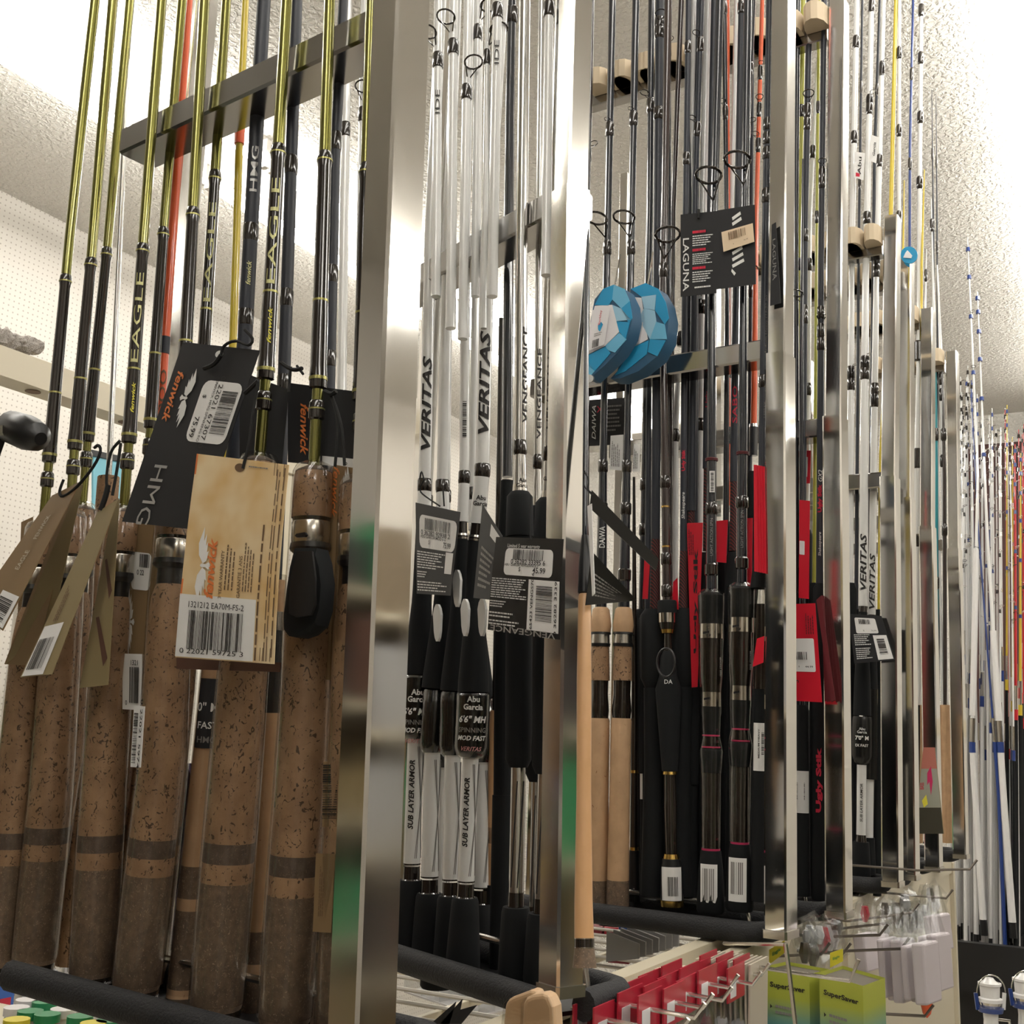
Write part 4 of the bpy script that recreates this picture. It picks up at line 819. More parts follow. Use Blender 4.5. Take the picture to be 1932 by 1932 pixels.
# ================================================================== RACK 3: dark rods
G3n = 'dark rods of the third rack'
def dark(k, top, mid, low, w, m, off, label, segs=(), guides=(), wraps=(), texts=(), name='fishing_rod', group=None, wrapm='gloss_black', ws=1.25):
    """top/mid/low = axis points; blank runs from above the frame down to the first part in segs"""
    R = Rod(k, [top, mid, low], off, name, label, group, n=12); ye = segs[0][2][0][0] + 4 if segs else low[1]
    R.seg('blank', m, [(-200, w[0]) if top[1] < 0 else (top[1], w[0] * .5), (mid[1], w[1]), (ye, w[2] if len(w) > 2 else w[1])])
    wm = lambda y: np.interp(y, (-200, mid[1], ye), (w[0], w[1], w[-1]))
    for y in wraps: R.seg('thread_wrap', wrapm, [(y - 12, wm(y)), (y - 9, wm(y) * ws), (y + 9, wm(y) * ws), (y + 12, wm(y))])
    for y, s_, ph in guides: R.seg('thread_wrap', wrapm, [(y - 14, wm(y)), (y - 10, wm(y) * ws), (y + 10, wm(y) * ws), (y + 14, wm(y))]); R.guide(y - 6, s_, ph)
    for sg in segs: R.seg(sg[0], sg[1], sg[2])
    for t in texts: R.text(*t[0], **t[1])
    return R
# two cork handled rods just right of the second post
def cork3(xt, xm, xg, xb, label, off):
    return dark(3, (xt, -60), (xm, 800), (xb, 1705), (14, 13, 22), 'navy_gloss', off, label,
        [('fore_grip', 'cork_light', [(1146, 24), (1150, 32), (1180, 40), (1193, 37)]), ('lock_ring', 'black_plastic', [(1193, 38), (1197, 39)]), ('hood', 'steel', [(1197, 34), (1216, 36)]),
         ('lock_ring', 'black_plastic', [(1214, 38), (1220, 36)]), ('grip_band', 'cork', [(1219, 33), (1284, 37)]), ('reel_seat', 'gloss_black', [(1284, 33), (1310, 32), (1340, 37), (1356, 34)]),
         ('rear_grip', 'cork_light', [(1355, 36), (1360, 39), (1500, 39), (1660, 42)]), ('butt_grip', 'cork_composite', [(1660, 42), (1708, 44)])],
        wraps=(880, 960, 1085), guides=[(225 if xt > 1180 else 245, 11, -.7), (468, 40, -.5 if xt > 1170 else -.8)])
C1 = cork3(1157, 1139, 1133, 1126, 'cork handled rod nearest the second post, in the third rack', 0)
C1.text('DAIWA', 1035, 995, 'white_ink', h=11, r=24)
C2 = cork3(1201, 1184, 1171, 1165, 'second cork handled rod from the second post, in the third rack', 0)
dark(3, (1119, -60), (1108, 420), (1104, 1700), (9, 9, 12), 'brown_black', .03, 'thin brown black rod at the edge of the second post', [('rear_grip', 'foam_grip', [(1100, 20), (1700, 24)])], guides=[(295, 15, .9)])
# black and gold rod with open trigger
D3 = dark(3, (1262, -60), (1250, 600), (1268, 1712), (15, 13, 17), 'brown_black', 0, 'black and gold rod with a looped trigger, middle of the third rack',
    [('fore_grip', 'foam_grip', [(1133, 33), (1136, 36), (1157, 37)]), ('hood', 'chrome', [(1156, 35), (1175, 35)]), ('lock_ring', 'gloss_black', [(1175, 33), (1188, 29)]), ('trim_ring', 'gold', [(1188, 27), (1195, 24)]),
     ('blank', 'gloss_black', [(1195, 14), (1230, 17)]), ('reel_seat', 'foam_grip', [(1228, 18), (1240, 28), (1275, 34), (1300, 50), (1455, 30)]), ('trim_ring', 'gold', [(1455, 26), (1461, 28)]), ('handle_shaft', 'gloss_black', [(1461, 22), (1520, 25), (1612, 22)]),
     ('trim_ring', 'gold', [(1611, 28), (1621, 32)]), ('butt_grip', 'black_plastic', [(1620, 34), (1640, 40), (1698, 44)]), ('trim_ring', 'gold', [(1698, 45), (1710, 43)])], wraps=(910, 1055, 1115), guides=[(510, 46, .2)])
D3.label(1634, 1697, 44, 'white_paper', arc=1.9); D3.bars(1652, 1688, 44.5, 'black_ink', arc=.9, cnt=16, along=False, phi=.1); D3.text('DA', 1287, 0, 'white_ink', h=8, rot=0, r=44)
for i, y in enumerate((955, 1030)): D3.seg('trim_ring', 'gold', [(y, 17), (y + 3, 17)])
lp = [W(3, 1257 + 17 * math.cos(a), 1250 + 27 * math.sin(a), -.028) for a in np.linspace(0, 6.28, 18, endpoint=False)]
mesh('trigger_loop', *tube(lp, .0017, 6, closed=True), 'black_plastic', D3.root, True)
# two bare black rods with steel hoods and pink rings
def pinkrod(xt, xm, x1, x2, dy, off, label, seed):
    y = lambda v: v + dy
    R = dark(3, (xt, -60), (xm, 560), (x2, 1722 + dy * .3), (15, 15, 21), 'navy_gloss', off, label,
      [('fore_grip', 'foam_grip', [(y(1118), 30), (y(1124), 50), (y(1145), 50), (y(1178), 46)]), ('hood', 'chrome', [(y(1177), 46), (y(1205), 47)]), ('reel_seat', 'gloss_black', [(y(1205), 41), (y(1275), 42)]), ('shoulder', 'gloss_black', [(y(1275), 42), (y(1300), 38), (y(1308), 37)]),
       ('hood', 'steel', [(y(1306), 38), (y(1333), 38)]), ('collar', 'foam_grip', [(y(1333), 38), (y(1345), 39), (y(1352), 34), (y(1386), 33)]), ('trim_ring', 'pink_ring', [(y(1386), 33), (y(1389), 33)]), ('collar', 'gloss_black', [(y(1389), 31), (y(1408), 34)]),
       ('trim_ring', 'pink_ring', [(y(1408), 35), (y(1411), 35)]), ('flare', 'foam_grip', [(y(1413), 40), (y(1418), 45), (y(1440), 42), (y(1458), 38)]), ('handle_shaft', 'gloss_black', [(y(1458), 32), (y(1600), 34)]), ('trim_ring', 'pink_ring', [(y(1600), 35), (y(1604), 35)]),
       ('butt_grip', 'foam_grip', [(y(1604), 38), (y(1640), 46), (1716 + dy * .3, 54), (1722 + dy * .3, 48)])], wraps=(y(960), y(1075)), wrapm='gloss_black')
    for q in (865, 868, 962, 1072): R.seg('trim_ring', 'red_dark', [(y(q), 24), (y(q) + 2, 24)])
    R.label(y(1628), y(1700) + (10 if dy < 0 else 0), 50, 'white_paper', arc=1.35, phi=-.18, r=50 if dy >= 0 else 53)
    R.bars(y(1636), y(1696), 51.5 if dy >= 0 else 53.6, 'grey_ink', arc=.9, phi=-.18, cnt=7, along=False, name='fine_print', seed=seed)
    R.seg('plastic_sleeve', 'clear_wrap', [(y(1112), 34), (y(1120), 52), (y(1206), 50), (y(1275), 46), (y(1306), 40), (y(1336), 41), (y(1390), 36), (y(1416), 47), (y(1460), 40), (y(1600), 38)])
    R.text('FREE STICKER', y(1276), y(1240), 'grey_ink', h=4, r=50, phi=.75, bold=.01)
    p_ = [W(3, a, b, -.018) for a, b in ((x1 - 14, y(1192)), (x1 - 2, y(1190)), (x1 - 2, y(1194)), (x1 - 14, y(1196)))]; mesh('hood_slot', *plate(p_, .001), 'black_plastic', R.root)
    p_ = [W(3, a, b, -.015) for a, b in ((x1 - 12, y(1317)), (x1 - 1, y(1315)), (x1 - 1, y(1319)), (x1 - 12, y(1321)))]; mesh('hood_slot', *plate(p_, .001), 'black_plastic', R.root)
    return R
P1 = pinkrod(1360, 1343, 1340, 1341, 0, 0, 'left of the two bare black rods with steel hoods and pink rings', 1)
P2 = pinkrod(1412, 1403, 1396, 1395, -12, 0, 'right of the two bare black rods with steel hoods and pink rings', 2)
P1.label(891, 931, 24, 'white_paper', arc=.8, phi=.1); P1.bars(893, 929, 24.6, 'black_ink', arc=.45, phi=.1, cnt=18); P1.text('LIGHT ACTION SPIN', 1050, 980, 'grey_ink', h=5, r=25); P2.text('LIGHT ACTION SPIN', 1035, 965, 'grey_ink', h=5, r=25)
P1.guide(395, 48, -.35); P2.guide(365, 48, -.45)
# the rest of the third rack, front and back rows
BR = 'braid'
m = mat('braid', (.02, .01, .01), .6); tcn = N(m, 'ShaderNodeTexCoord'); ww = N(m, 'ShaderNodeTexWave', Scale=120.0); ww.wave_type = 'BANDS'; ww.bands_direction = 'DIAGONAL'; L(m, tcn.outputs['Object'], ww.inputs[0]); r = ramp(m, [(.55, (.012, .010, .010)), (.8, (.16, .02, .02))]); L(m, ww.outputs[0], r.inputs[0]); L(m, r.outputs[0], bsdf(m).inputs['Base Color'])
def eva(y0, w0, y1=1690, m_='foam_grip'): return [('reel_seat', m_, [(y0, w0 * .7), (y0 + 12, w0), (y0 + 130, w0 * .95), (y0 + 150, w0 * .6)]), ('rear_grip', m_, [(y0 + 148, w0 * .72), (y0 + 300, w0 * .66), (y1 - 60, w0 * .8), (y1, w0 * .85)])]
dark(3, (1230, -60), (1226, 400), (1206, 1690), (13, 13, 20), 'navy_gloss', .075, 'navy rod behind the second blue fish package', eva(1150, 40), guides=[(200, 17, -1.2)], wraps=(915, 1000), texts=[])
dark(3, (1246, -60), (1241, 400), (1232, 1700), (17, 16, 17), 'navy_matte', .02, 'matte dark rod with a long glossy wrap near the top, third rack', [('braided_grip', 'braid', [(1018, 17), (1150, 20)])] + eva(1150, 56), wraps=(45, 215), guides=[(60, 20, .1)])
dark(3, (1259, -60), (1261, 400), (1262, 1150), (11, 12, 13), 'navy_gloss', .05, 'glossy navy rod with a small white ring guide high up', [('blank', 'brown_black', [(560, 14), (1150, 15)])], guides=[(95, 12, .6)])
dark(3, (1288, -60), (1270, 400), (1255, 1690), (10, 10, 14), 'brown_black', .075, 'thin brownish rod leaning left behind the small white guide', eva(1180, 46), texts=[])
dark(3, (1300, -60), (1292, 500), (1286, 1690), (10, 11, 13), 'navy_matte', .03, 'matte rod with red and white vertical lettering', [('braided_grip', 'braid', [(1040, 13), (1150, 18)])] + eva(1148, 48), wraps=(90, 300), texts=[(('Ugly Stik', 890, 850, 'red_ink'), dict(h=9, r=14, bold=.04)), (('Shakespeare', 980, 930, 'white_ink'), dict(h=8, r=14, shear=.2))])
for i, (a, b, c, wd, of) in enumerate([((1310, -60), (1304, 400), (1294, 1650), 10, .085), ((1338, -60), (1321, 640), (1312, 1650), 17, .09), ((1281, 700), (1273, 800), (1270, 1400), 15, .10), ((1391, -60), (1380, 400), (1362, 1500), 9, .085)]):
    R = dark(3, a, b, c, (wd - 1, wd, wd + 2), 'white_gloss', of, ['thin white rod behind the ring guide of the left pink ringed rod', 'wide white rod behind the left pink ringed rod', 'white rod behind the matte rod with red lettering', 'narrow white rod between the pink ringed rods'][i], eva(1290, 32), guides=[(520 + 60 * i, 22, .6)], group='white rods in the back row of the third rack')
    R.seg('thread_wrap', 'gloss_black', [(770 + 20 * i, wd + 1), (774 + 20 * i, wd + 4), (790 + 20 * i, wd + 4), (794 + 20 * i, wd + 1)])
dark(3, (1326, -60), (1312, 350), (1296, 1690), (10, 11, 16), 'navy_matte', .055, 'thin dark rod beside the wide white one', [('braided_grip', 'braid', [(960, 12), (1040, 16)])] + eva(1044, 36), guides=[(85, 14, -.9), (245, 15, -1.2)])
dark(3, (1349, -60), (1335, 640), (1330, 1690), (12, 13, 16), 'navy_matte', .06, 'dark rod with red script behind the left pink ringed rod', [('braided_grip', 'braid', [(880, 12), (1040, 14)])] + eva(1043, 36), texts=[(('Ugly', 770, 740, 'red_ink'), dict(h=8, r=14))])
dark(3, (1366, -60), (1372, 560), (1366, 1690), (9, 9, 12), 'navy_gloss', .07, 'thin navy rod with a small ring guide between the pink ringed rods', eva(1050, 30), guides=[(213, 13, -.6), (15, 14, -1.)])
dark(3, (1372, -60), (1373, 640), (1375, 1680), (9, 9, 12), 'orange_blank', .08, 'orange rod behind the pink ringed rods', [('thread_wrap', 'gloss_black', [(806, 12), (838, 13)]), ('blank', 'orange_blank', [(838, 11), (960, 12)]), ('hood', 'silver_blank', [(955, 16), (962, 20)])] + eva(985, 30), guides=[(700, 10, -.8)])
dark(3, (1400, -60), (1387, 640), (1381, 1690), (11, 12, 17), 'navy_matte', .045, 'dark matte rod left of the right pink ringed rod', [('braided_grip', 'braid', [(905, 15), (1040, 18)])] + eva(1043, 34), wraps=(15, 500), texts=[(('SABO', 800, 730, 'red_ink'), dict(h=10, r=14))])
dark(3, (1424, -60), (1404, 400), (1392, 1690), (9, 10, 12), 'navy_gloss', .05, 'glossy rod with a low wide wrap behind the right pink ringed rod', eva(1100, 32), wraps=(130,), guides=[(250, 14, .8)])
dark(3, (1440, -60), (1427, 400), (1411, 1690), (7, 9, 12), 'orange_blank', .08, 'red orange rod near the third post', [('hood', 'silver_blank', [(800, 15), (806, 17)]), ('blank', 'navy_gloss', [(806, 16), (860, 16)])] + eva(890, 28), guides=[(138, 10, .1), (208, 14, 0), (275, 13, -.6)])
R = dark(3, (1453, -60), (1443, 560), (1432, 1700), (12, 15, 19), 'navy_matte', 0, 'black rod next to the third post with a white barcode label on its grip', [('fore_grip', 'foam_grip', [(1035, 30), (1110, 44)]), ('hood', 'chrome', [(1110, 20), (1140, 26)]), ('reel_seat', 'gloss_black', [(1140, 28), (1300, 30)]), ('rear_grip', 'foam_grip', [(1300, 27), (1500, 30), (1700, 33)])], wraps=(235, 262, 290, 720), guides=[(370, 34, 1.35)], texts=[(('ion Medium Heavy (12-20 lb)', 690, 560, 'grey_ink'), dict(h=5, r=16, phi=.4, bold=0)), (('LABRAX', 790, 760, 'grey_ink'), dict(h=5, r=16, phi=.3))])
R.label(1364, 1454, 28, 'white_paper', arc=1.9, r=31); R.bars(1382, 1424, 31.6, 'black_ink', arc=.3, phi=.25, cnt=16); R.text('MEDIUM HEAVY', 1430, 1375, 'black_ink', h=3, r=31.8, phi=-.2)
dark(3, (1420, -60), (1416, 600), (1410, 1680), (7, 8, 10), 'navy_matte', .09, 'thin dark rod in the back row beside the orange red one', eva(1060, 30), guides=[(548, 26, 0)])
for (x, y, s_, l_) in ((1208, 300, 13, 'left'), ):
    pass
# low, seen between grips: narrow black and gold rod by the cork ones
dark(3, (1196, 900), (1197, 1300), (1196, 1700), (10, 12, 14), 'gloss_black', .05, 'thin black and gold rod right of the two cork handled ones', [('trim_ring', 'gold', [(1453, 14), (1458, 16)]), ('handle_shaft', 'gloss_black', [(1458, 14), (1598, 16)]), ('trim_ring', 'gold', [(1598, 16), (1604, 17)]), ('butt_grip', 'black_plastic', [(1604, 18), (1700, 24)])])
# thick dark grips right behind, leaning together
for i, (x0, x1, y0, wd) in enumerate([(1222, 1222, 1160, 34), (1296, 1296, 1155, 44), (1310, 1300, 1180, 30)]):
    R = Rod(3, [(x0 + 6, -60), (x0, y0), (x1, 1692)], (.095, .07), 'fishing_rod', ['black rod behind the thin black and gold one', 'black foam grip rod right of the looped trigger rod', 'black foam grip rod behind the red tag with black lettering'][i], 'black foam grip rods behind the looped trigger rod')
    R.seg('blank', 'navy_matte', [(-200, 9), (y0, 12)]); R.seg('reel_seat', 'foam_grip', [(y0, 20), (y0 + 8, wd), (y0 + 300, wd)]); R.seg('rear_grip', 'foam_grip', [(y0 + 300, wd - 5), (1692, wd - 2)]); R.label(1425, 1508, wd, 'white_paper', arc=.5, phi=-.9, r=wd - 3)

# ------------------------------------------------------------------ tags in rack 3
def wtag(k, c, m, label, off=-.03, **kw): return Card(k, c, m, label, offs=(off,) * 4, **kw)
T = wtag(3, [(1284, 405), (1353, 398), (1352, 553), (1284, 560)], 'black_card', 'black hang tag with white vertical LAGUNA lettering and red headings')
T.text('LAGUNA', .16, .62, .17, 'white_ink', 1, bold=.01, wfit=1.40)
for v, tcount in ((.22, 5), (.44, 6), (.66, 5)): T.lines(.34, v, .70, v + .035, 1, 'red_ink', ragged=0, fill=.9); T.lines(.34, v + .06, .95, v + .20, tcount, 'white_ink')
T.lines(.40, .90, .85, .94, 1, 'white_ink', ragged=.1); T.cord(3, [(1318, 395), (1318, 404), (1318, 412)], -.032, 5); T.cord(3, [(1300, 402), (1283, 440), (1300, 470)], -.02, 2)
T = wtag(3, [(1353, 397), (1424, 386), (1426, 536), (1352, 546)], 'black_card', 'black hang tag with white angular lettering under a cream sticker')
for i, (v, w_, s_) in enumerate(((.12, .20, 1), (.19, .22, -1), (.56, .24, 1), (.64, .26, 1), (.72, .28, 1))): T.poly('emblem_bar', [(.40, v), (.42 + w_, v - .06), (.44 + w_, v - .02), (.42, v + .04)], 'white_ink')
T.poly('emblem_bar', [(.40, .77), (.50, .83), (.46, .86), (.38, .80)], 'white_ink')
o = Card(3, [(1361, 438), (1420, 421), (1423, 456), (1365, 475)], 'cream_paper', 'cream price sticker stuck askew on the black tag', 'sticker', 'price_sticker', offs=(-.0345,) * 4); o.barcode(.22, .12, .78, .52, 'brown_ink', cnt=16); o.text('$', .35, .78, .04, 'brown_ink'); o.text('26.99', .75, .75, .045, 'brown_ink', bold=0)
T = wtag(3, [(1456, 424), (1464, 419), (1473, 572), (1453, 577)], 'black_card', 'narrow black tag with dark lettering against the third post', -.026); T.text('LAGUNA', .5, .45, .5, 'grey_ink', 1, wfit=9)
T = wtag(3, [(1105, 755), (1182, 750), (1180, 838), (1104, 842)], 'black_card', 'black tag with white zigzag lettering and a small red X', .09); T.text('DAIWA', .22, .5, .10, 'white_ink', 3, shear=.3, wfit=.75); T.text('X', .36, .22, .14, 'red_ink'); T.lines(.5, .15, .95, .75, 7, 'grey_ink', ragged=.5)
T = wtag(3, [(1152, 822), (1176, 820), (1174, 888), (1150, 886)], 'white_paper', 'small white printed label left of the second cork rod blank', .02); T.lines(.15, .1, .85, .9, 5, 'grey_ink', True)
T = wtag(3, [(1196, 838), (1208, 838), (1206, 890), (1193, 890)], 'white_paper', 'small white printed label right of the second cork rod blank', .02); T.lines(.15, .1, .85, .9, 3, 'grey_ink', True)
Card(2, [(1117, 925), (1243, 1055), (1238, 1077), (1113, 958)], 'black_foil', 'long dark tag seen almost edge-on right of the second post, upper', offs=(-.04, .10, .10, -.04))
T = Card(2, [(1117, 1040), (1202, 1133), (1172, 1136), (1105, 1142)], 'black_foil', 'dark printed tag seen almost edge-on right of the second post, lower', offs=(-.03, .05, .05, -.03)); T.lines(.1, .35, .8, .85, 6, 'grey_ink')
T = Card(2, [(1108, 955), (1116, 950), (1122, 1120), (1117, 1125)], 'white_paper', 'thin white tag edge hanging right of the second post', offs=(-.045,) * 4); T.cord(2, [(1103, 890), (1112, 905), (1108, 925), (1117, 930)], -.04, 3); T.cord(2, [(1104, 888), (1098, 915), (1118, 935)], -.04, 2)
# red cards
def redtag(k, c, label, txt=None, off=-.02, sticker=None, rot=3, m='red_card', tv=.5, group=None):
    T = Card(k, c, m, label, offs=(off,) * 4, group=group)
    if txt: T.text(txt, .55, tv, .34, 'black_ink', rot, bold=.03, wfit=None)
    if sticker: T.rect('price_sticker', *sticker, 'white_paper', rd=.06)
    return T
T = redtag(3, [(1296, 987), (1326, 986), (1316, 1296), (1305, 1297)], 'red card with black vertical lettering left of the pink ringed rods', None, .035); T.text('Ugly Stik', .62, .48, .42, 'black_ink', 3, bold=.03, wfit=6); T.lines(.1, .02, .5, .2, 3, 'red_dark', True)
redtag(3, [(1350, 983), (1373, 981), (1370, 1062), (1350, 1060)], 'small red card between the pink ringed rods', None, .04)
redtag(3, [(1407, 978), (1420, 977), (1418, 1112), (1404, 1110)], 'small red card right of the right pink ringed rod', None, .04)
for i in range(4): redtag(3, [(1422 + i * 5, 877 + i), (1428 + i * 5, 877 + i), (1431 + i * 5, 1079 + i), (1423 + i * 5, 1078 + i)], ['first', 'second', 'third', 'last'][i] + ' red card, counted from the left, of the fan beside the third post', None, -.03 + .002 * i)
redtag(3, [(1270, 1098), (1278, 1090), (1280, 1150), (1268, 1150)], 'narrow red card behind the looped trigger rod', None, .03)
redtag(3, [(1216, 1050), (1226, 1060), (1222, 1130), (1212, 1130)], 'narrow red card left of the braided grip', None, .03)
redtag(3, [(1344, 1130), (1350, 1130), (1362, 1280), (1358, 1286)], 'red card edge between the two black reel seats', None, .03)
redtag(3, [(1428, 1205), (1442, 1200), (1440, 1250), (1420, 1258)], 'red card low beside the barcode labelled rod', None, -.025)
# blue leaf shaped packages
def leaf(pts, off, label, facets, white=None):
    P = [W(3, x, y, off) for x, y in pts]; root = empty('tackle_package', W(3, pts[0][0], 720, off), label, 'package', 'blue leaf shaped packages'); c = sum(P) / len(P); n = len(P)
    bk = nrm(np.array([.55, .8, -.35])); V = P + [p + bk * .018 for p in P]
    mesh('package_body', V, [tuple(range(n)), tuple(range(n, 2 * n))[::-1]] + [(i, i + n, (i + 1) % n + n, (i + 1) % n) for i in range(n)], 'leaf_side', root, True)
    for i, (pl, m_) in enumerate(facets):
        mesh('printed_facet', *plate([W(3, x, y, off) + (CAM - c) / np.linalg.norm(CAM - c) * .0015 for x, y in pl], .001), m_, root)
    return root
mat('leaf_side', (.03, .10, .19), .4); mat('leaf_a', (.02, .30, .56), .35); mat('leaf_b', (.15, .46, .68), .35); mat('leaf_c', (.33, .56, .72), .35); mat('leaf_w', (.78, .76, .78), .35)
ol2 = [(1190, 545), (1218, 534), (1242, 545), (1256, 570), (1262, 600), (1258, 640), (1240, 672), (1205, 700), (1170, 714), (1152, 714), (1165, 700), (1175, 660), (1182, 600)]
r2 = leaf(ol2, -.030, 'right blue faceted leaf shaped package, partly behind the left one',
    [([(1190, 545), (1218, 534), (1242, 545), (1238, 556), (1210, 560)], 'leaf_a'), ([(1210, 560), (1238, 556), (1235, 585), (1215, 582)], 'leaf_c'), ([(1242, 545), (1256, 570), (1262, 600), (1254, 612), (1236, 586), (1238, 556)], 'leaf_a'),
     ([(1215, 582), (1235, 586), (1238, 607), (1226, 640), (1205, 600)], 'leaf_c'), ([(1238, 607), (1254, 612), (1258, 640), (1226, 640)], 'leaf_b'), ([(1226, 640), (1256, 642), (1240, 672), (1222, 664)], 'leaf_a'), ([(1190, 560), (1210, 562), (1222, 640), (1195, 655), (1182, 600)], 'leaf_w'),
     ([(1195, 655), (1224, 642), (1220, 668), (1180, 700), (1160, 708)], 'leaf_a')])
T = Card(3, [(1205, 608), (1213, 608), (1206, 648), (1199, 648)], 'leaf_w', 'small printed patch on the right blue package', 'sticker', 'print_patch', offs=(-.034,) * 4); T.lines(.1, .1, .9, .9, 3, 'grey_ink', True)
ol1 = [(1158, 537), (1178, 545), (1190, 570), (1193, 600), (1186, 632), (1168, 662), (1140, 690), (1115, 712), (1107, 712), (1105, 690), (1108, 655), (1115, 600), (1122, 565), (1138, 545)]
r1 = leaf(ol1, -.055, 'left blue faceted leaf shaped package with a white printed panel',
    [([(1158, 537), (1178, 545), (1188, 568), (1172, 582), (1155, 565)], 'leaf_b'), ([(1138, 545), (1158, 537), (1155, 565), (1148, 577), (1122, 575)], 'leaf_a'), ([(1188, 568), (1193, 600), (1186, 610), (1172, 582)], 'leaf_a'), ([(1155, 575), (1172, 582), (1190, 603), (1163, 606)], 'leaf_c'),
     ([(1163, 606), (1188, 608), (1180, 640), (1168, 626)], 'leaf_a'), ([(1122, 577), (1155, 575), (1163, 607), (1168, 626), (1142, 652), (1110, 668), (1112, 620)], 'leaf_w'), ([(1168, 628), (1182, 640), (1160, 665), (1145, 660), (1142, 652)], 'leaf_b'), ([(1142, 654), (1152, 666), (1122, 700), (1110, 690), (1110, 670)], 'leaf_a'), ([(1108, 680), (1122, 700), (1112, 711), (1107, 711)], 'leaf_b')])
T = Card(3, [(1117, 585), (1150, 582), (1140, 650), (1110, 662)], 'leaf_w', 'white printed panel on the left blue package', 'sticker', 'print_patch', offs=(-.060,) * 4)
T.text('Berkley', .55, .22, .16, 'red_ink', 3, wfit=.8, bold=0); T.poly('emblem', [(.45, .42), (.62, .34), (.75, .42), (.62, .60), (.50, .54)], 'leaf_a'); T.barcode(.25, .78, .65, .98, cnt=8); T.lines(.3, .62, .8, .72, 2, 'grey_ink')
for rr, (x, y, o_) in ((r1, (1160, 540, -.055)), (r2, (1222, 536, -.030))): mesh('hanging_cord', *tube([W(3, x, y, o_), W(3, x + 5, y - 30, -.03), W(3, x + 10, y - 60, -.02)], .0012, 5), 'steel', rr)
mesh('rivet', *tube([W(3, 1115, 714, -.05), W(3, 1112, 714, -.062)], .006, 12), 'white_gloss', r1, True)
# ================================================================== RACKS 4 - 8
dark(4, (1506, -60), (1502, 420), (1503, 1690), (9, 9, 11), 'navy_gloss', 0, 'thin navy rod touching the right edge of the third post', eva(1120, 20))
dark(4, (1517, -60), (1508, 420), (1500, 1690), (8, 10, 11), 'lime_blank', .03, 'lime green rod right beside the third post', eva(1100, 22), wraps=(210, 500))
dark(4, (1529, -60), (1519, 420), (1509, 1690), (11, 11, 13), 'navy_matte', 0, 'dark rod with a big ring guide above the red cards', eva(1140, 26), guides=[(210, 20, .1), (590, 26, -.9)], wraps=(235, 445, 600, 1060))
dark(4, (1541, 120), (1527, 420), (1514, 1690), (7, 10, 13), 'white_gloss', .05, 'white rod between two lime green ones', eva(1000, 24), wraps=(287, 500, 735))
dark(4, (1546, -60), (1541, 420), (1532, 1690), (5, 6, 8), 'lime_blank', .04, 'thin lime green rod left of the black rod with red lettering', eva(1100, 22), wraps=(203, 410))
U = dark(4, (1556, -60), (1549, 500), (1545, 1700), (10, 11, 15), 'navy_matte', -.002, 'black rod with a red outlined name, between the third and the fourth posts', [('reel_seat', 'foam_grip', [(1100, 14), (1110, 26), (1250, 26)]), ('rear_grip', 'foam_grip', [(1250, 24), (1360, 28), (1690, 29), (1698, 26)])], guides=[(330, 15, 0), (625, 17, .1)], wraps=(345, 590, 650))
U.text('Ugly Stik', 968, 915, 'red_ink', h=10, r=15, bold=.05); U.text('GX2', 910, 888, 'white_ink', h=8, r=15, shear=.3); U.text('Shakespeare', 1050, 1005, 'white_ink', h=7, r=15, shear=.2); U.text('Ugly Stik', 1532, 1410, 'red_ink', h=13, r=30, bold=.05)
D = dark(4, (1515, 300), (1512, 700), (1514, 1695), (8, 9, 10), 'navy_gloss', -.004, 'black grip with a white barcode label left of the red lettered one', [('rear_grip', 'foam_grip', [(1330, 20), (1340, 26), (1560, 28), (1690, 30)])]); D.label(1454, 1533, 28, 'white_paper', arc=1.8, r=30); D.bars(1476, 1510, 30.8, 'black_ink', arc=1.0, cnt=14, phi=-.2)
dark(4, (1572, 600), (1570, 1000), (1569, 1690), (7, 8, 9), 'navy_gloss', .03, 'slim rod with a tan wooden grip beside the fourth post', [('rear_grip', 'cork_smooth', [(1360, 12), (1400, 13), (1560, 12), (1620, 7)]), ('butt_grip', 'foam_grip', [(1615, 14), (1690, 18)])])
redtag(4, [(1508, 943), (1528, 945), (1526, 1130), (1507, 1128)], 'tall red card with a small white code patch left of the red outlined name', None, -.03, sticker=(.05, .42, .55, .56))
T = redtag(4, [(1488, 1140), (1538, 1138), (1551, 1325), (1497, 1322)], 'large red card with a white price sticker right of the third post', None, -.06, sticker=(.08, .36, .86, .70)); T.curl = .004
T.barcode(.12, .50, .62, .58, cnt=12); T.text('$', .30, .65, .06, 'black_ink'); T.text('44.99', .66, .65, .07, 'black_ink', wfit=.28); T.text('S', .16, .80, .18, 'black_ink', 3); T.lines(.62, .08, .95, .32, 4, 'red_dark', True)
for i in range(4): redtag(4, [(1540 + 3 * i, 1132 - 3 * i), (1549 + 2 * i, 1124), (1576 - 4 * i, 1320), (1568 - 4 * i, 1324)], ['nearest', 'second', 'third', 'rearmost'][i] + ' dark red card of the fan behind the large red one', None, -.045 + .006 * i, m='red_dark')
T = redtag(4, [(1553, 1077), (1587, 1075), (1586, 1237), (1555, 1238)], 'red card with upside down black letters left of the fourth post', None, .02); T.text('Ugly Stik', .5, .5, .45, 'black_ink', 1, bold=.04, wfit=4.2)
T = redtag(4, [(1512, 850), (1530, 850), (1528, 912), (1511, 912)], 'red and white printed card behind the crossbar of the fourth rack', None, .05); T.rect('print', .3, .2, .7, .8, 'white_paper')
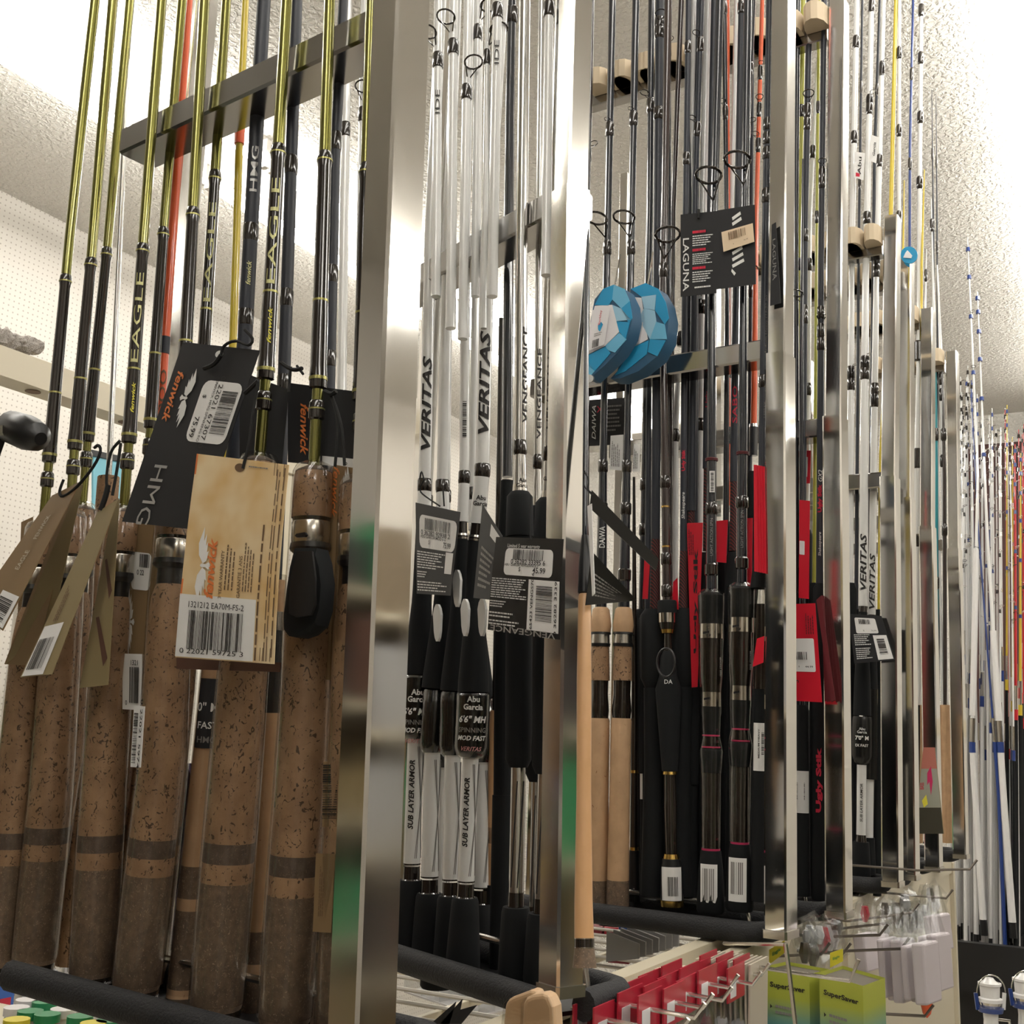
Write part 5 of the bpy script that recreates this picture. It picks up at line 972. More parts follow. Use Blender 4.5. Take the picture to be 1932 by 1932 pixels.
# fifth rack
W5 = 'white rods of the fifth rack'
dark(5, (1618, -60), (1607, 480), (1600, 1640), (10, 11, 14), 'white_gloss', .01, 'white rod right of the fourth post with a white paper flag', eva(1100, 26), wraps=(80, 260, 478, 705, 725), guides=[(705, 9, 1.2)])
VV = dark(5, (1646, -60), (1633, 540), (1624, 1660), (8, 13, 18), 'white_gloss', -.004, 'white rod with readable lettering between the fourth and fifth posts',
     [('collar', 'gloss_black', [(1140, 15), (1155, 17)]), ('reel_seat', 'foam_grip', [(1155, 16), (1290, 30), (1350, 33)]), ('label_sleeve', 'black_label', [(1352, 34), (1358, 37), (1425, 37), (1438, 30), (1443, 18)]), ('handle_shaft', 'white_gloss', [(1441, 18), (1575, 18)]), ('collar', 'gloss_black', [(1575, 18), (1590, 22)]), ('butt_grip', 'foam_grip', [(1588, 30), (1650, 37), (1656, 34)])], wraps=(12, 193, 205, 412, 686, 705), guides=[(193, 11, .8), (686, 10, 1.2)])
VV.text('VERITAS', 1115, 1008, 'black_ink', h=13, r=17, bold=.03, shear=.25); VV.text("7'0\" M", 1392, 0, 'white_ink', h=8, rot=0, r=38, bold=.03); VV.text('Abu', 1375, 0, 'white_ink', h=5, rot=0, r=38); VV.text('Garcia', 1381, 0, 'white_ink', h=5, rot=0, r=38); VV.text('EX FAST', 1406, 0, 'white_ink', h=5, rot=0, r=38); VV.text('SUB LAYER ARMOR', 1550, 1478, 'black_ink', h=5, r=19, shear=.2)
V2_ = dark(5, (1669, -60), (1653, 540), (1638, 1655), (6, 11, 15), 'white_gloss', .03, 'white rod partly behind the lettered one, left of the fifth post', [('collar', 'gloss_black', [(1160, 15), (1175, 16)]), ('reel_seat', 'foam_grip', [(1175, 16), (1300, 26)]), ('label_sleeve', 'black_label', [(1300, 26), (1470, 28)]), ('handle_shaft', 'white_gloss', [(1470, 16), (1580, 17)]), ('butt_grip', 'foam_grip', [(1580, 22), (1650, 28)])], wraps=(130, 304, 500, 512, 735, 755), guides=[(130, 9, 1.2), (755, 9, 1.3)])
V2_.text('VERITAS', 1150, 1045, 'black_ink', h=11, r=16, bold=.02, shear=.25)
dark(5, (1628, -60), (1620, 480), (1612, 1640), (4, 5, 8), 'navy_matte', .05, 'thin dark rod between the white rods of the fifth rack', eva(1150, 20), wraps=(165, 345))
dark(5, (1662, -60), (1650, 300), (1634, 1640), (4, 6, 8), 'navy_matte', .06, 'thin dark rod with a lettered section beside the white paper flags', eva(1150, 20), wraps=(170,))
dark(5, (1672, 600), (1662, 850), (1655, 1600), (6, 7, 8), 'yellow_blank', .07, 'yellow rod low behind the fifth post', eva(1150, 20))
dark(5, (1608, 800), (1605, 1300), (1604, 1640), (6, 7, 8), 'red_blank', .07, 'red rod between grips just right of the fourth post', [('rear_grip', 'foam_grip', [(1430, 14), (1640, 16)])], texts=[(('Ugly Stik', 1590, 1500, 'red_ink'), dict(h=8, r=15, bold=.05))])
for c, st, l_ in (([(1612, 286), (1632, 289), (1629, 340), (1611, 334)], 'Abu', 'lower'), ([(1643, 254), (1658, 259), (1653, 308), (1641, 303)], 'Garcia', 'upper')):
    T = Card(5, c, 'white_paper', l_ + ' of the two white paper flags with small lettering', 'label', 'paper_flag', offs=(-.012,) * 4); T.text(st, .55, .5, .35, 'black_ink', 3, wfit=1.6); T.poly('emblem', [(.2, .8), (.6, .8), (.6, .92), (.2, .95)], 'red_ink') if st == 'Abu' else None
T = Card(5, [(1601, 1158), (1663, 1162), (1689, 1245), (1612, 1252)], 'black_card', 'black tag with a white price sticker and barcode box between the fourth and fifth posts', offs=(-.04,) * 4)
T.rect('price_sticker', .16, .07, .78, .40, 'white_paper', rd=.05); T.barcode(.28, .10, .62, .20, cnt=14); T.text('76.99', .66, .34, .05, 'grey_ink'); T.text('$', .38, .34, .05, 'grey_ink'); T.rect('barcode_box', .60, .44, .97, .97, 'white_paper'); T.barcode(.68, .52, .88, .88, cnt=14, vert=True); T.lines(.08, .42, .56, .66, 6, 'white_ink'); T.lines(.08, .70, .5, .94, 6, 'white_ink', seed=8)
# beyond: narrow glimpses between the far posts
far = [(6, (1692, -60), (1681, 400), (1678, 1600), 8, 'yellow_blank', 'yellow rod rising in front of the ceiling beside the fifth post', ()),
       (6, (1697, -60), (1696, 400), (1694, 1600), 7, 'white_gloss', 'white rod just right of the yellow one at the top', (100, 247, 410)),
       (6, (1706, 340), (1704, 470), (1700, 1600), 4, 'yellow_blank', 'short yellow rod behind the sixth post', ()),
       (7, (1724, -60), (1717, 280), (1712, 1600), 5, 'blue_blank', 'navy blue rod with two ring guides above the blue disc', (140, 310)),
       (7, (1739, -60), (1735, 345), (1728, 1600), 8, 'white_gloss', 'white rod with black wraps right of the blue rod', (20, 110, 222, 345)),
       (7, (1744, 320), (1739, 500), (1734, 1600), 5, 'yellow_blank', 'thin pale yellow rod beside the seventh post top', ()),
       (7, (1748, 470), (1746, 560), (1732, 1600), 4, 'white_gloss', 'thin white rod tip left of the seventh post top', (520,)),
       (8, (1758, 170), (1761, 420), (1768, 1600), 3.2, 'navy_matte', 'thin dark rod tip, left of a close pair', (290, 425)),
       (8, (1766, 178), (1768, 420), (1772, 1600), 3, 'navy_matte', 'thin dark rod tip, right of a close pair', (305, 467)),
       (8, (1757, 375), (1762, 600), (1785, 1600), 5, 'white_gloss', 'white rod leaning between the seventh and eighth posts', (425, 720)),
       (8, (1768, 500), (1775, 660), (1790, 1600), 6, 'white_gloss', 'second white rod leaning between the seventh and eighth posts', (715, 745, 870)),
       (7, (1733, 600), (1731, 870), (1728, 1600), 11, 'white_gloss', 'white grip with black bands between the sixth and seventh posts', (655, 670, 858, 872, 1020)),
       (8, (1766, 680), (1767, 900), (1768, 1600), 6, 'teal_blank' if mat('teal_blank', (.02, .25, .30), .3) else '', 'teal wrapped rod between the seventh and eighth posts', (820, 1100)),
       (8, (1778, 700), (1782, 900), (1784, 1600), 7, 'brown_black', 'dark rod behind the far picture card', (820, 1000))]
for k, a, b, c, wd, m_, l_, wr in far: dark(k, a, b, c, (wd - 1, wd, wd + 1), m_, .0, l_, [('rear_grip', 'foam_grip' if 'grip' in l_ or k < 7 else 'cork_light', [(1330, wd + 6), (1590, wd + 9)])], wraps=wr, ws=1.5)
T = empty('round_sign', W(6, 1716, 495, -.02), 'small round blue sign on top of the sixth post', 'sign')
ci = [W(6, 1715 + 16 * math.cos(a), 481 + 16 * math.sin(a), -.03) for a in np.linspace(0, 6.28, 20, endpoint=False)]; mesh('disc', *plate(ci, .003), 'leaf_a', T)
ci = [W(6, 1713 + x, 480 + y, -.032) for x, y in ((-9, 6), (-5, -3), (-1, -8), (3, -4), (8, 2), (6, 7))]; mesh('print', *plate(ci, .001), 'leaf_w', T)
T = Card(7, [(1742, 1410), (1764, 1410), (1781, 1573), (1724, 1573)], 'khaki_card', 'printed picture card with a jumping fish and red lettering, low on the right', 'picture card', 'picture_card', offs=(-.06,) * 4)
m = MATS['khaki_card'];
T.rect('print', .02, .0, .98, .25, 'print_pink' if mat('print_pink', (.45, .16, .12), .4) else ''); T.rect('print', .02, .25, .98, .70, 'print_grey' if mat('print_grey', (.33, .33, .27), .3) else ''); T.rect('print', .02, .70, .98, 1.0, 'print_dark' if mat('print_dark', (.05, .045, .03), .4) else '')
T.poly('picture', [(.40, .30), (.62, .22), (.70, .40), (.60, .56), (.52, .40), (.42, .44)], 'pink_ring', .0008); T.poly('picture', [(.20, .62), (.38, .55), (.46, .66), (.30, .70)], 'yellow_ink', .0008); T.text('BASS', .15, .45, .20, 'red_ink', 3, wfit=.6)
# green glow rings caught between posts (stacked lure rings hanging at the aisle)
for k, x, y, l_ in ((4, 1493, 1275, 'third'), (6, 1716, 1268, 'fifth'), (8, 1763, 1290, 'seventh')):
    pass

# ================================================================== tall surf rods standing beyond the gondola
t = empty('surf_rod_stand', PY(1870, 1850, 4.45), 'cream and black floor stand holding the tall surf rods at the right', 'rod stand')
a = PY(1800, 1352, 4.42); b = PY(1990, 1400, 4.42)
mesh('holder_bar', *box((a[0], 4.42, b[2]), (b[0] + .4, 4.50, a[2] - .02)), 'cream_paint', t)
z0 = PY(1860, 1790, 4.30)[2]; mesh('base_box', *box((-.62, 4.22, .02), (.9, 4.62, z0 - .10)), 'black_plastic', t); mesh('base_ledge', *box((-.62, 4.18, z0 - .12), (.9, 4.22, z0 + .03)), 'black_plastic', t)
for X in (-.60, .85): mesh('stand_post', *box((X - .02, 4.43, z0), (X + .02, 4.47, a[2] + .03)), 'cream_paint', t)
rg = random.Random(11)
big = [((1823, 395), (1845, 900), (1834, 1410), (1857, 1765), 11, 'white_foam', 'blue_blank', 'tall white surf rod, left of the two broad leaning ones', 1.0),
       ((1844, 550), (1862, 1000), (1893, 1500), (1912, 1770), 12, 'white_foam', 'blue_blank', 'tall white surf rod, right of the two broad leaning ones', 1.0),
       ((1832, 735), (1846, 1000), (1884, 1500), (1898, 1820), 6, 'blue_blank', 'blue_blank', 'long dark blue surf rod left of the broad white one', 1.0)]
for i in range(46):
    xb = 1784 + i * 3.35 + rg.uniform(-2, 2); lean = rg.uniform(-14, 4); c = rg.random()
    right = xb > 1890
    mm = rg.choice(['red_blank', 'white_gloss', 'yellow_blank', 'red_blank', 'brown_black']) if right else rg.choice(['white_gloss', 'white_gloss', 'white_foam', 'blue_blank', 'white_gloss'])
    gm = 'foam_grip' if right and rg.random() < .6 else 'white_foam'
    yt = rg.uniform(690, 800) if 1800 < xb < 1860 else rg.uniform(760, 880)
    xt = xb + lean if xb + lean > 1812 else 1812 + rg.uniform(0, 16)
    big.append(((xt, yt), (xt + (xb - xt) * .25, 1000), (xt + (xb - xt) * .7, 1500), (xb, rg.uniform(1770, 1850)), rg.uniform(5, 8), gm, mm, None, 1))
names = ['white', 'red', 'yellow', 'dark', 'blue']
order = sorted(range(3, len(big)), key=lambda i: big[i][3][0]); pos = {j: n + 1 for n, j in enumerate(order)}
def ordw(n):
    tens = {20: 'twenty', 30: 'thirty', 40: 'forty'}; ones = ['', 'first', 'second', 'third', 'fourth', 'fifth', 'sixth', 'seventh', 'eighth', 'ninth', 'tenth', 'eleventh', 'twelfth', 'thirteenth', 'fourteenth', 'fifteenth', 'sixteenth', 'seventeenth', 'eighteenth', 'nineteenth']
    return 'fortieth' if n == 40 else ones[n] if n < 20 else ('twentieth' if n == 20 else 'thirtieth' if n == 30 else tens[n // 10 * 10] + '-' + ones[n % 10])
for i, (a, b, c, d, wd, gm, bm_, lab, _) in enumerate(big):
    off = 0.0 if i < 3 else .02 + .012 * (i % 7)
    R = Rod(9, [a, b, c, d], (off, off), 'surf_rod', lab or f'{bm_.split("_")[0]} shafted surf rod, {ordw(pos[i])} from the left foot of the stand', 'tall surf rods standing beyond the gondola', n=8)
    wrm = 'blue_blank' if i < 3 else rg.choice(['gloss_black', 'steel', 'blue_blank', 'white_gloss', 'gloss_black'])
    js = 0 if i < 3 else rg.uniform(-180, 60)
    ys = d[1]; R.seg('blank', bm_ if i > 2 else ('white_gloss' if i < 2 else 'blue_blank'), [(a[1], 1.6), (b[1], wd * .5), (c[1] + js - 100 if js < 0 else c[1], wd * .75)])
    if i < 2: R.seg('fore_grip', gm, [(a[1] + 640, wd), (1350 + i * 10, wd + 1)])
    R.seg('reel_seat', 'steel', [(1355 + js, wd * .9), (1400 + js, wd * .9)]); R.seg('grip_band', bm_ if bm_ != 'white_gloss' else 'blue_blank', [(1400 + js, wd + 1), (1420 + js, wd + 1)])
    R.seg('rear_grip', gm, [(1420 + js, wd), (ys - 30, wd + 2)]); R.seg('butt_cap', 'black_plastic', [(ys - 30, wd + 2), (ys, wd + 3)])
    y = a[1] + 12; st = 26
    q = 0
    while y < 1300 and q < 6:
        R.seg('thread_wrap', wrm, [(y - 3, wd * .62), (y + 4, wd * .72)]); R.guide(y, 5 + .012 * (y - a[1]), rg.uniform(-2, 2), 'steel' if i % 2 else 'gloss_black'); y += st; st *= 1.42; q += 1
# two white spinning reels at the lower right corner
def reel(x, y, s, label, k=9):
    dp = 3.3; c = CAM + ray(x, y) * dp; px = dp / F; t = empty('spinning_reel', c - np.array([0, 0, 60 * px * s]), label, 'fishing reel', 'white spinning reels')
    e = RI; z = np.array([0, 0, 1.]); 
    def lat(name, m_, prof): 
        mesh(name, *tube([c + z * (-h * px * s) for h, r in prof], [r * px * s for h, r in prof], 18), m_, t, True)
    lat('drag_knob', 'white_gloss', [(-12, 2), (-11, 7), (-6, 11), (-3, 17), (-1, 18)]); lat('spool', 'white_foam', [(-2, 21), (2, 21), (4, 18), (24, 17), (26, 22), (32, 22)])
    lat('rotor', 'steel', [(31, 20), (42, 17)]); lat('rotor_ring', 'blue_blank', [(42, 24), (50, 22)]); lat('body', 'white_gloss', [(50, 14), (64, 13), (90, 15)])
    for sg in (-1, 1): mesh('rotor_arm', *beam(c + e * (sg * 24 * px * s) - z * (46 * px * s), c + e * (sg * 27 * px * s) - z * (16 * px * s), .010 * s, .006, e), 'white_gloss' if sg > 0 else 'blue_blank', t)
    P = [c + e * (27 * px * s * math.cos(a)) + z * ((-14 + 32 * math.sin(a)) * px * s) - FW * .01 for a in np.linspace(math.pi, 0, 14)]; mesh('bail_wire', *tube(P, .0018, 6), 'steel', t, True)
    mesh('handle', *tube([c - z * (62 * px * s), c + e * (34 * px * s) - z * (66 * px * s), c + e * (38 * px * s) - z * (100 * px * s)], .005, 8), 'steel', t, True)
reel(1867, 1856, 1.0, 'white spinning reel with a wire bail at the lower right'); reel(1932, 1848, 1.0, 'white spinning reel cut by the right edge of the picture')

# ================================================================== goods on the gondola
def gx(x, y, X=-.484): return PX(x, y, X)
hooks = [((1085, 1912), .10, 2), ((1122, 1884), .10, 3), ((1163, 1870), .09, 3), ((1205, 1858), .09, 3), ((1240, 1838), .08, 3), ((1290, 1833), .08, 3), ((1318, 1818), .075, 3)]
wr = ['nearest', 'second', 'third', 'fourth', 'fifth', 'sixth', 'farthest']
for i, ((x, y), ln, cnt) in enumerate(hooks):
    A = gx(x, y); t = empty('peg_hook', A, wr[i] + ' wire peg hook of the row with red headed packs', 'peg hook', 'wire peg hooks')
    B = A + np.array([ln, 0, -.004]); mesh('wire', *tube([A, B, B + np.array([.010, 0, .014])], .0022, 7), 'steel', t, True); mesh('hook_plate', *box(tuple(A - np.array([.002, .006, .012])), tuple(A + np.array([.002, .006, .006]))), 'cream_paint', t)
    for j in range(cnt):
        c = A + np.array([.012 + .020 * j + .0045 * (i % 3), 0, .004]); tt = empty('hanging_pack', c - np.array([0, 0, .17]), f'{["innermost", "middle", "outermost"][j]} red headed clear pack on the {wr[i]} peg hook', 'blister pack', 'red headed packs')
        mesh('header_card', *box(tuple(c - np.array([.0008, .030, .026])), tuple(c + np.array([.0008, .030, .010]))), 'pack_red', tt)
        mesh('print_patch', *box(tuple(c + np.array([.0009, -.022, -.022])), tuple(c + np.array([.0013, -.002, -.004]))), 'pack_white', tt)
        bag = [(c + np.array([(.010 if 0 < a < 4 and 0 < b < 5 else .001) * (.7 + .6 * rg.random()), -.030 + .015 * a, -.026 - .028 * b])) for b in range(6) for a in range(5)]
        bag2 = [p - np.array([.014, 0, 0]) if 0 < (k2 % 5) < 4 and 0 < k2 // 5 < 5 else p - np.array([.0008, 0, 0]) for k2, p in enumerate(bag)]
        V = bag + bag2; fs = []
        for b in range(5):
            for a in range(4): q = b * 5 + a; fs += [(q, q + 1, q + 6, q + 5), (30 + q, 30 + q + 5, 30 + q + 6, 30 + q + 1)]
        mesh('clear_bag', V, fs, 'clear_pack', tt, True)
        mesh('contents', *tube([c + np.array([.0, -.015, -.06]), c + np.array([.002, .012, -.10]), c + np.array([0, -.008, -.15])], [.008, .013, .006], 8), rg.choice(['pack_grey', 'pack_red', 'pack_white']), tt, True)
# row of long cream strips hanging
A = gx(1330, 1810); t = empty('peg_hook', A, 'straight wire peg hook carrying the bundle of cream strips', 'peg hook', 'wire peg hooks'); mesh('wire', *tube([A, A + np.array([.17, 0, -.004]), A + np.array([.18, 0, .02])], .0024, 7), 'steel', t, True)
for j in range(11):
    c = A + np.array([.006 + .0058 * j, 0, .006]); tw = rg.uniform(-.006, .006); w2 = .035
    q0 = [c + np.array([0, -w2, 0]), c + np.array([0, w2, 0]), c + np.array([tw, w2, -.24]), c + np.array([tw, -w2, -.24])]
    tt = empty('hanging_strip', c - np.array([0, 0, .24]), f'long cream paper backed strip, {ordw(j + 1)} from the shelf in the bundle', 'leader pack', 'long cream strips'); mesh('strip', *plate(q0, .0022, (1, 0, 0)), 'strip_paper' if mat('strip_paper', (.50, .44, .36), .5) else '', tt)
# boxes with a lime to blue print
m = mat('lime_print', (.5, .5, .05), .45); tc = N(m, 'ShaderNodeTexCoord'); sp = N(m, 'ShaderNodeSeparateXYZ'); L(m, tc.outputs['Generated'], sp.inputs[0]); r = ramp(m, [(.44, (.03, .16, .30)), (.62, (.10, .28, .28)), (.80, (.36, .40, .05)), (1, (.40, .43, .06))]); L(m, sp.outputs['Z'], r.inputs[0]); L(m, r.outputs[0], bsdf(m).inputs['Base Color'])
def lbox(c, Y0, dY, H, label, txt):
    tl = PY(*c[0], Y0); tr = PY(*c[1], Y0); bk = np.array([.012, dY, 0]); dn = np.array([0, 0, -H])
    tt = empty('printed_box', (tl + tr) / 2 + dn, label, 'box', 'lime and blue boxes')
    V = [tl, tr, tr + bk, tl + bk]; V2 = [v + dn for v in V]; mesh('carton', V + V2, [(0, 1, 5, 4), (1, 2, 6, 5), (2, 3, 7, 6), (3, 0, 4, 7), (4, 5, 6, 7)], 'lime_print', tt)
    ins = [v + np.array([0, 0, -.004]) for v in V]; mesh('lid', *plate(ins, .001), 'cardboard_dark' if mat('cardboard_dark', (.10, .085, .06), .7) else '', tt)
    C = Card(4, None, 'lime_print', label + ' front', pts=[tl + np.array([0, -.0006, 0]), tr + np.array([0, -.0006, 0]), tr + dn + np.array([0, -.0006, 0]), tl + dn + np.array([0, -.0006, 0])], thick=.0003)
    for ch in list(C.root.children):
        ch.parent = tt; d = Vector(C.root.location) - Vector(tt.location)
        for vv in ch.data.vertices: vv.co += d
        if ch.name.startswith('card'): ch.name = 'front_panel'
    keep = C.root; C.root = tt
    C.text('SuperSaver', .50, .12, .15, 'black_ink', wfit=.80, bold=.03)
    for i in range(5): C.poly('bullet', [(.10, .25 + .15 * i), (.15, .265 + .15 * i), (.10, .28 + .15 * i)], 'black_ink', .0008); C.lines(.22, .25 + .15 * i, .85, .33 + .15 * i, 2, 'grey_ink', seed=i)
    bpy.data.objects.remove(keep)
lbox([(1445, 1823), (1527, 1838)], 1.50, .05, .17, 'lime and blue printed box at the left of the pair, behind a wire arm', 1)
lbox([(1546, 1836), (1628, 1860)], 1.49, .07, .17, 'lime and blue printed box at the right of the pair, its top flap lifted', 2)
for i, (a, b, lab) in enumerate((((1441, 1806), (1480, 1790), 'small lime logo tab above the left box'), ((1556, 1812), (1590, 1806), 'small lime logo tab above the right box'))):
    T = Card(4, None, 'pack_yellow', lab, 'shelf label', 'logo_tab', pts=[PY(a[0] + 10, a[1] - 14, 1.62), PY(b[0], b[1] - 16, 1.62), PY(b[0], b[1] + 8, 1.62), PY(a[0] + 10, a[1] + 14, 1.62)], thick=.002); T.text('Eagle', .5, .5, .25, 'pack_green', 0)
# long scanner hook in front of the boxes
A = PX(1400, 1784, -.40); t = empty('price_hook', A, 'bent wire price arm crossing in front of the left lime box', 'wire arm'); mesh('wire', *tube([gx(1366, 1780), PY(1482, 1782, 1.35)], .0022, 7), 'steel', t, True); mesh('wire', *tube([PY(1482, 1780, 1.35), PY(1490, 1840, 1.36), PY(1504, 1960, 1.38)], .0026, 7), 'steel', t, True)
# more wire hooks further down the gondola
hk = [(1440, 1805, 1550, 1800), (1550, 1796, 1700, 1790), (1560, 1755, 1690, 1740), (1600, 1738, 1720, 1722), (1730, 1642, 1830, 1640), (1730, 1690, 1785, 1695), (1650, 1912, 1745, 1917), (1545, 1768, 1660, 1764), (1480, 1792, 1590, 1800)]
for i, (x0, y0, x1, y1) in enumerate(hk):
    Y = 1.7 + .12 * i if i < 6 else 1.8; A = PY(x0, y0, Y); B = PY(x1, y1, Y); t = empty('peg_hook', A, f'{ordw(i + 1)} far wire hook among the clear blister bags', 'peg hook', 'far wire peg hooks'); mesh('wire', *tube([np.array([-.484, Y, A[2]]), A, B, B + np.array([.012, 0, .016])], .0022, 6), 'dark_wire' if mat('dark_wire', (.16, .14, .12), .35, .8) else '', t, True)
# pale foam strips in bags
fo = [(1607, 1763, 23, 72, 1.95), (1632, 1766, 20, 60, 2.0), (1652, 1772, 14, 112, 1.85), (1666, 1774, 12, 115, 1.87), (1677, 1774, 22, 120, 1.84), (1697, 1784, 13, 105, 1.80), (1710, 1784, 12, 108, 1.82), (1718, 1780, 25, 118, 1.78), (1730, 1766, 20, 105, 1.95), (1746, 1764, 22, 108, 1.93), (1740, 1728, 13, 60, 2.1), (1756, 1726, 14, 70, 2.12)]
for i, (x, y, w_, h_, Y) in enumerate(fo):
    lean = 8; q0 = [PY(x, y, Y), PY(x + w_, y + 1, Y), PY(x + w_ + lean, y + h_, Y), PY(x + lean, y + h_ - 1, Y)]; t = empty('foam_strip_pack', q0[3], f'pale foam strip in a clear bag, {ordw(i + 1)} of the hanging cluster from the left', 'foam pack', 'pale foam strips')
    q1 = [p + np.array([.012, .05, 0]) for p in q0]; ch = mesh('foam_strip', *hexa(q0, q1), 'lilac_foam' if mat('lilac_foam', (.52, .47, .49), .5) else '', t)
    bv = ch.modifiers.new('rounded_edges', 'BEVEL'); bv.width = .003; bv.segments = 2
    s0 = PY(x + w_ / 2, y, Y) + np.array([0, .02, 0]); cl = [s0 + np.array([.018 * math.cos(a), .02 * math.sin(a), 0]) for a in np.linspace(0, 6.28, 8, endpoint=False)]
    mesh('clear_bag', cl + [s0 + np.array([.006 * math.cos(a), .004 * math.sin(a), .045]) for a in np.linspace(0, 6.28, 8, endpoint=False)], [(j, (j + 1) % 8, 8 + (j + 1) % 8, 8 + j) for j in range(8)], 'clear_pack', t, True)
    if i in (5, 7, 9): mesh('colour_card', *plate([p + (q0[1] - q0[0]) * 1.02 + np.array([.002, .02, -.01]) for p in (q0[0], q0[0] + np.array([0, .04, 0]), q0[3] + np.array([0, .04, .03]), q0[3] + np.array([0, 0, .03]))], .001, (1, 0, 0)), 'pack_red' if i != 7 else 'pack_green', t)
# crumpled clear bags
for i in range(30):
    x = 1505 + rg.uniform(0, 260); y = 1800 - (x - 1505) * .30 + rg.uniform(-38, 14); Y = 1.6 + (x - 1505) / 300; c = PY(x, y, Y); sz = rg.uniform(.018, .034)
    vs = []; fs = []; n = 7
    for a in range(5):
        th = math.pi * (a + .5) / 5
        for b in range(n): ph = 2 * math.pi * b / n; q = sz * rg.uniform(.65, 1.25); vs.append(c + np.array([q * math.sin(th) * math.cos(ph), q * .6 * math.sin(th) * math.sin(ph), q * 1.1 * math.cos(th)]))
    for a in range(4):
        for b in range(n): fs.append((a * n + b, a * n + (b + 1) % n, (a + 1) * n + (b + 1) % n, (a + 1) * n + b))
    t = empty('crumpled_bag', c - np.array([0, 0, sz]), f'crumpled clear bag, {ordw(i + 1) if i < 29 else "last"} in the glinting heap under the far racks', 'clear bag', 'crumpled clear bags'); mesh('clear_bag', vs, fs, 'clear_pack', t)
    mesh('contents', *tube([c + np.array([0, 0, sz * .5]), c, c - np.array([0, 0, sz * .5])], [sz * .2, sz * .32, sz * .15], 7), rg.choice(['pack_grey', 'pack_white', 'dark_wire', 'pack_white', 'pack_red' if i % 5 == 0 else 'pack_grey']), t, True)
# orange bobber and paper cone low right
t = empty('orange_float', PY(1748, 1910, 1.9), 'small orange float hanging below the pale foam strips', 'float'); c = PY(1748, 1893, 1.9); mesh('float_body', *tube([c + np.array([0, 0, .018]), c + np.array([0, 0, .010]), c, c - np.array([0, 0, .014]), c - np.array([0, 0, .02])], [.002, .007, .009, .006, .001], 12), 'orange_blank', t, True)
# wooden paddles at the bottom
for i, (pl, Xo, lab) in enumerate((([(1000, 1990), (984, 1932), (985, 1893), (992, 1882), (1003, 1877), (1024, 1874), (1035, 1878), (1044, 1900), (1050, 1990)], .0, 'pale wooden paddle head, the nearer of the two at the bottom edge'), ([(940, 1990), (948, 1932), (952, 1893), (958, 1886), (966, 1881), (1000, 1868), (1012, 1870), (1014, 1990)], .0, 'pale wooden paddle head, the farther of the two at the bottom edge'))):
    Yp = .90 + .03 * i; P = [PY(x, y, Yp) for x, y in pl]; t = empty('wooden_paddle', P[0], lab, 'paddle', 'wooden paddle heads'); o = mesh('paddle_head', *plate(P, .018, (0, 1, 0)), 'wood', t); bv = o.modifiers.new('rounded_edges', 'BEVEL'); bv.width = .004; bv.segments = 3
    mesh('clear_wrap', *plate([p + np.array([0, -.002, 0]) for p in P], .0008), 'clear_wrap', t)
# clear compartment tray under the second rack
t = empty('compartment_tray', PZ(800, 1880, 1.27), 'clear plastic compartment tray with bags under the second rack', 'tray'); mb = MB()
o_ = PZ(765, 1820, 1.30); ex = PZ(905, 1862, 1.30) - o_; ey = PZ(850, 1805, 1.30) - o_
for i in range(5): mb.add(plate([o_ + ex * i / 4, o_ + ex * i / 4 + ey, o_ + ex * i / 4 + ey - np.array([0, 0, .035]), o_ + ex * i / 4 - np.array([0, 0, .035])], .0015))
for i in range(4): mb.add(plate([o_ + ey * i / 3, o_ + ey * i / 3 + ex, o_ + ey * i / 3 + ex - np.array([0, 0, .035]), o_ + ey * i / 3 - np.array([0, 0, .035])], .0015))
mb.out('divider', 'clear_pack', t); mesh('tray_floor', *plate([o_ - np.array([0, 0, .036]), o_ + ex - np.array([0, 0, .036]), o_ + ex + ey - np.array([0, 0, .036]), o_ + ey - np.array([0, 0, .036])], .002), 'pack_white', t)
for i in range(8):
    c = o_ + ex * (.12 + .25 * (i % 4)) + ey * (.2 + .4 * (i // 4)) - np.array([0, 0, .02]); vs = [c + np.array([rg.uniform(-1, 1), rg.uniform(-1, 1), rg.uniform(-.6, .6)]) * .02 for _ in range(9)]
    bm = bmesh.new(); [bm.verts.new(v) for v in vs]; bmesh.ops.convex_hull(bm, input=bm.verts); bm.verts.index_update(); V = [tuple(v.co) for v in bm.verts]; Fc = [tuple(v.index for v in f.verts) for f in bm.faces]; bm.free()
    tag(mesh('small_bag', V, Fc, 'pack_white' if i % 2 else 'clear_pack'), f'small pale lure bag in the clear tray, compartment {ordw(i + 1)} from the left', 'bag', 'small bags in the clear tray')
# dark spiky card by the second rack
t = empty('fin_card', PY(850, 1925, .95), 'black jagged fin shaped card poking up below the second rack', 'card'); 
for pl in ([(812, 1932), (860, 1890), (848, 1932)], [(830, 1932), (872, 1885), (868, 1905), (900, 1896), (870, 1932)]): mesh('fin', *plate([PY(x, y, .97) for x, y in pl], .001), 'black_card', t)
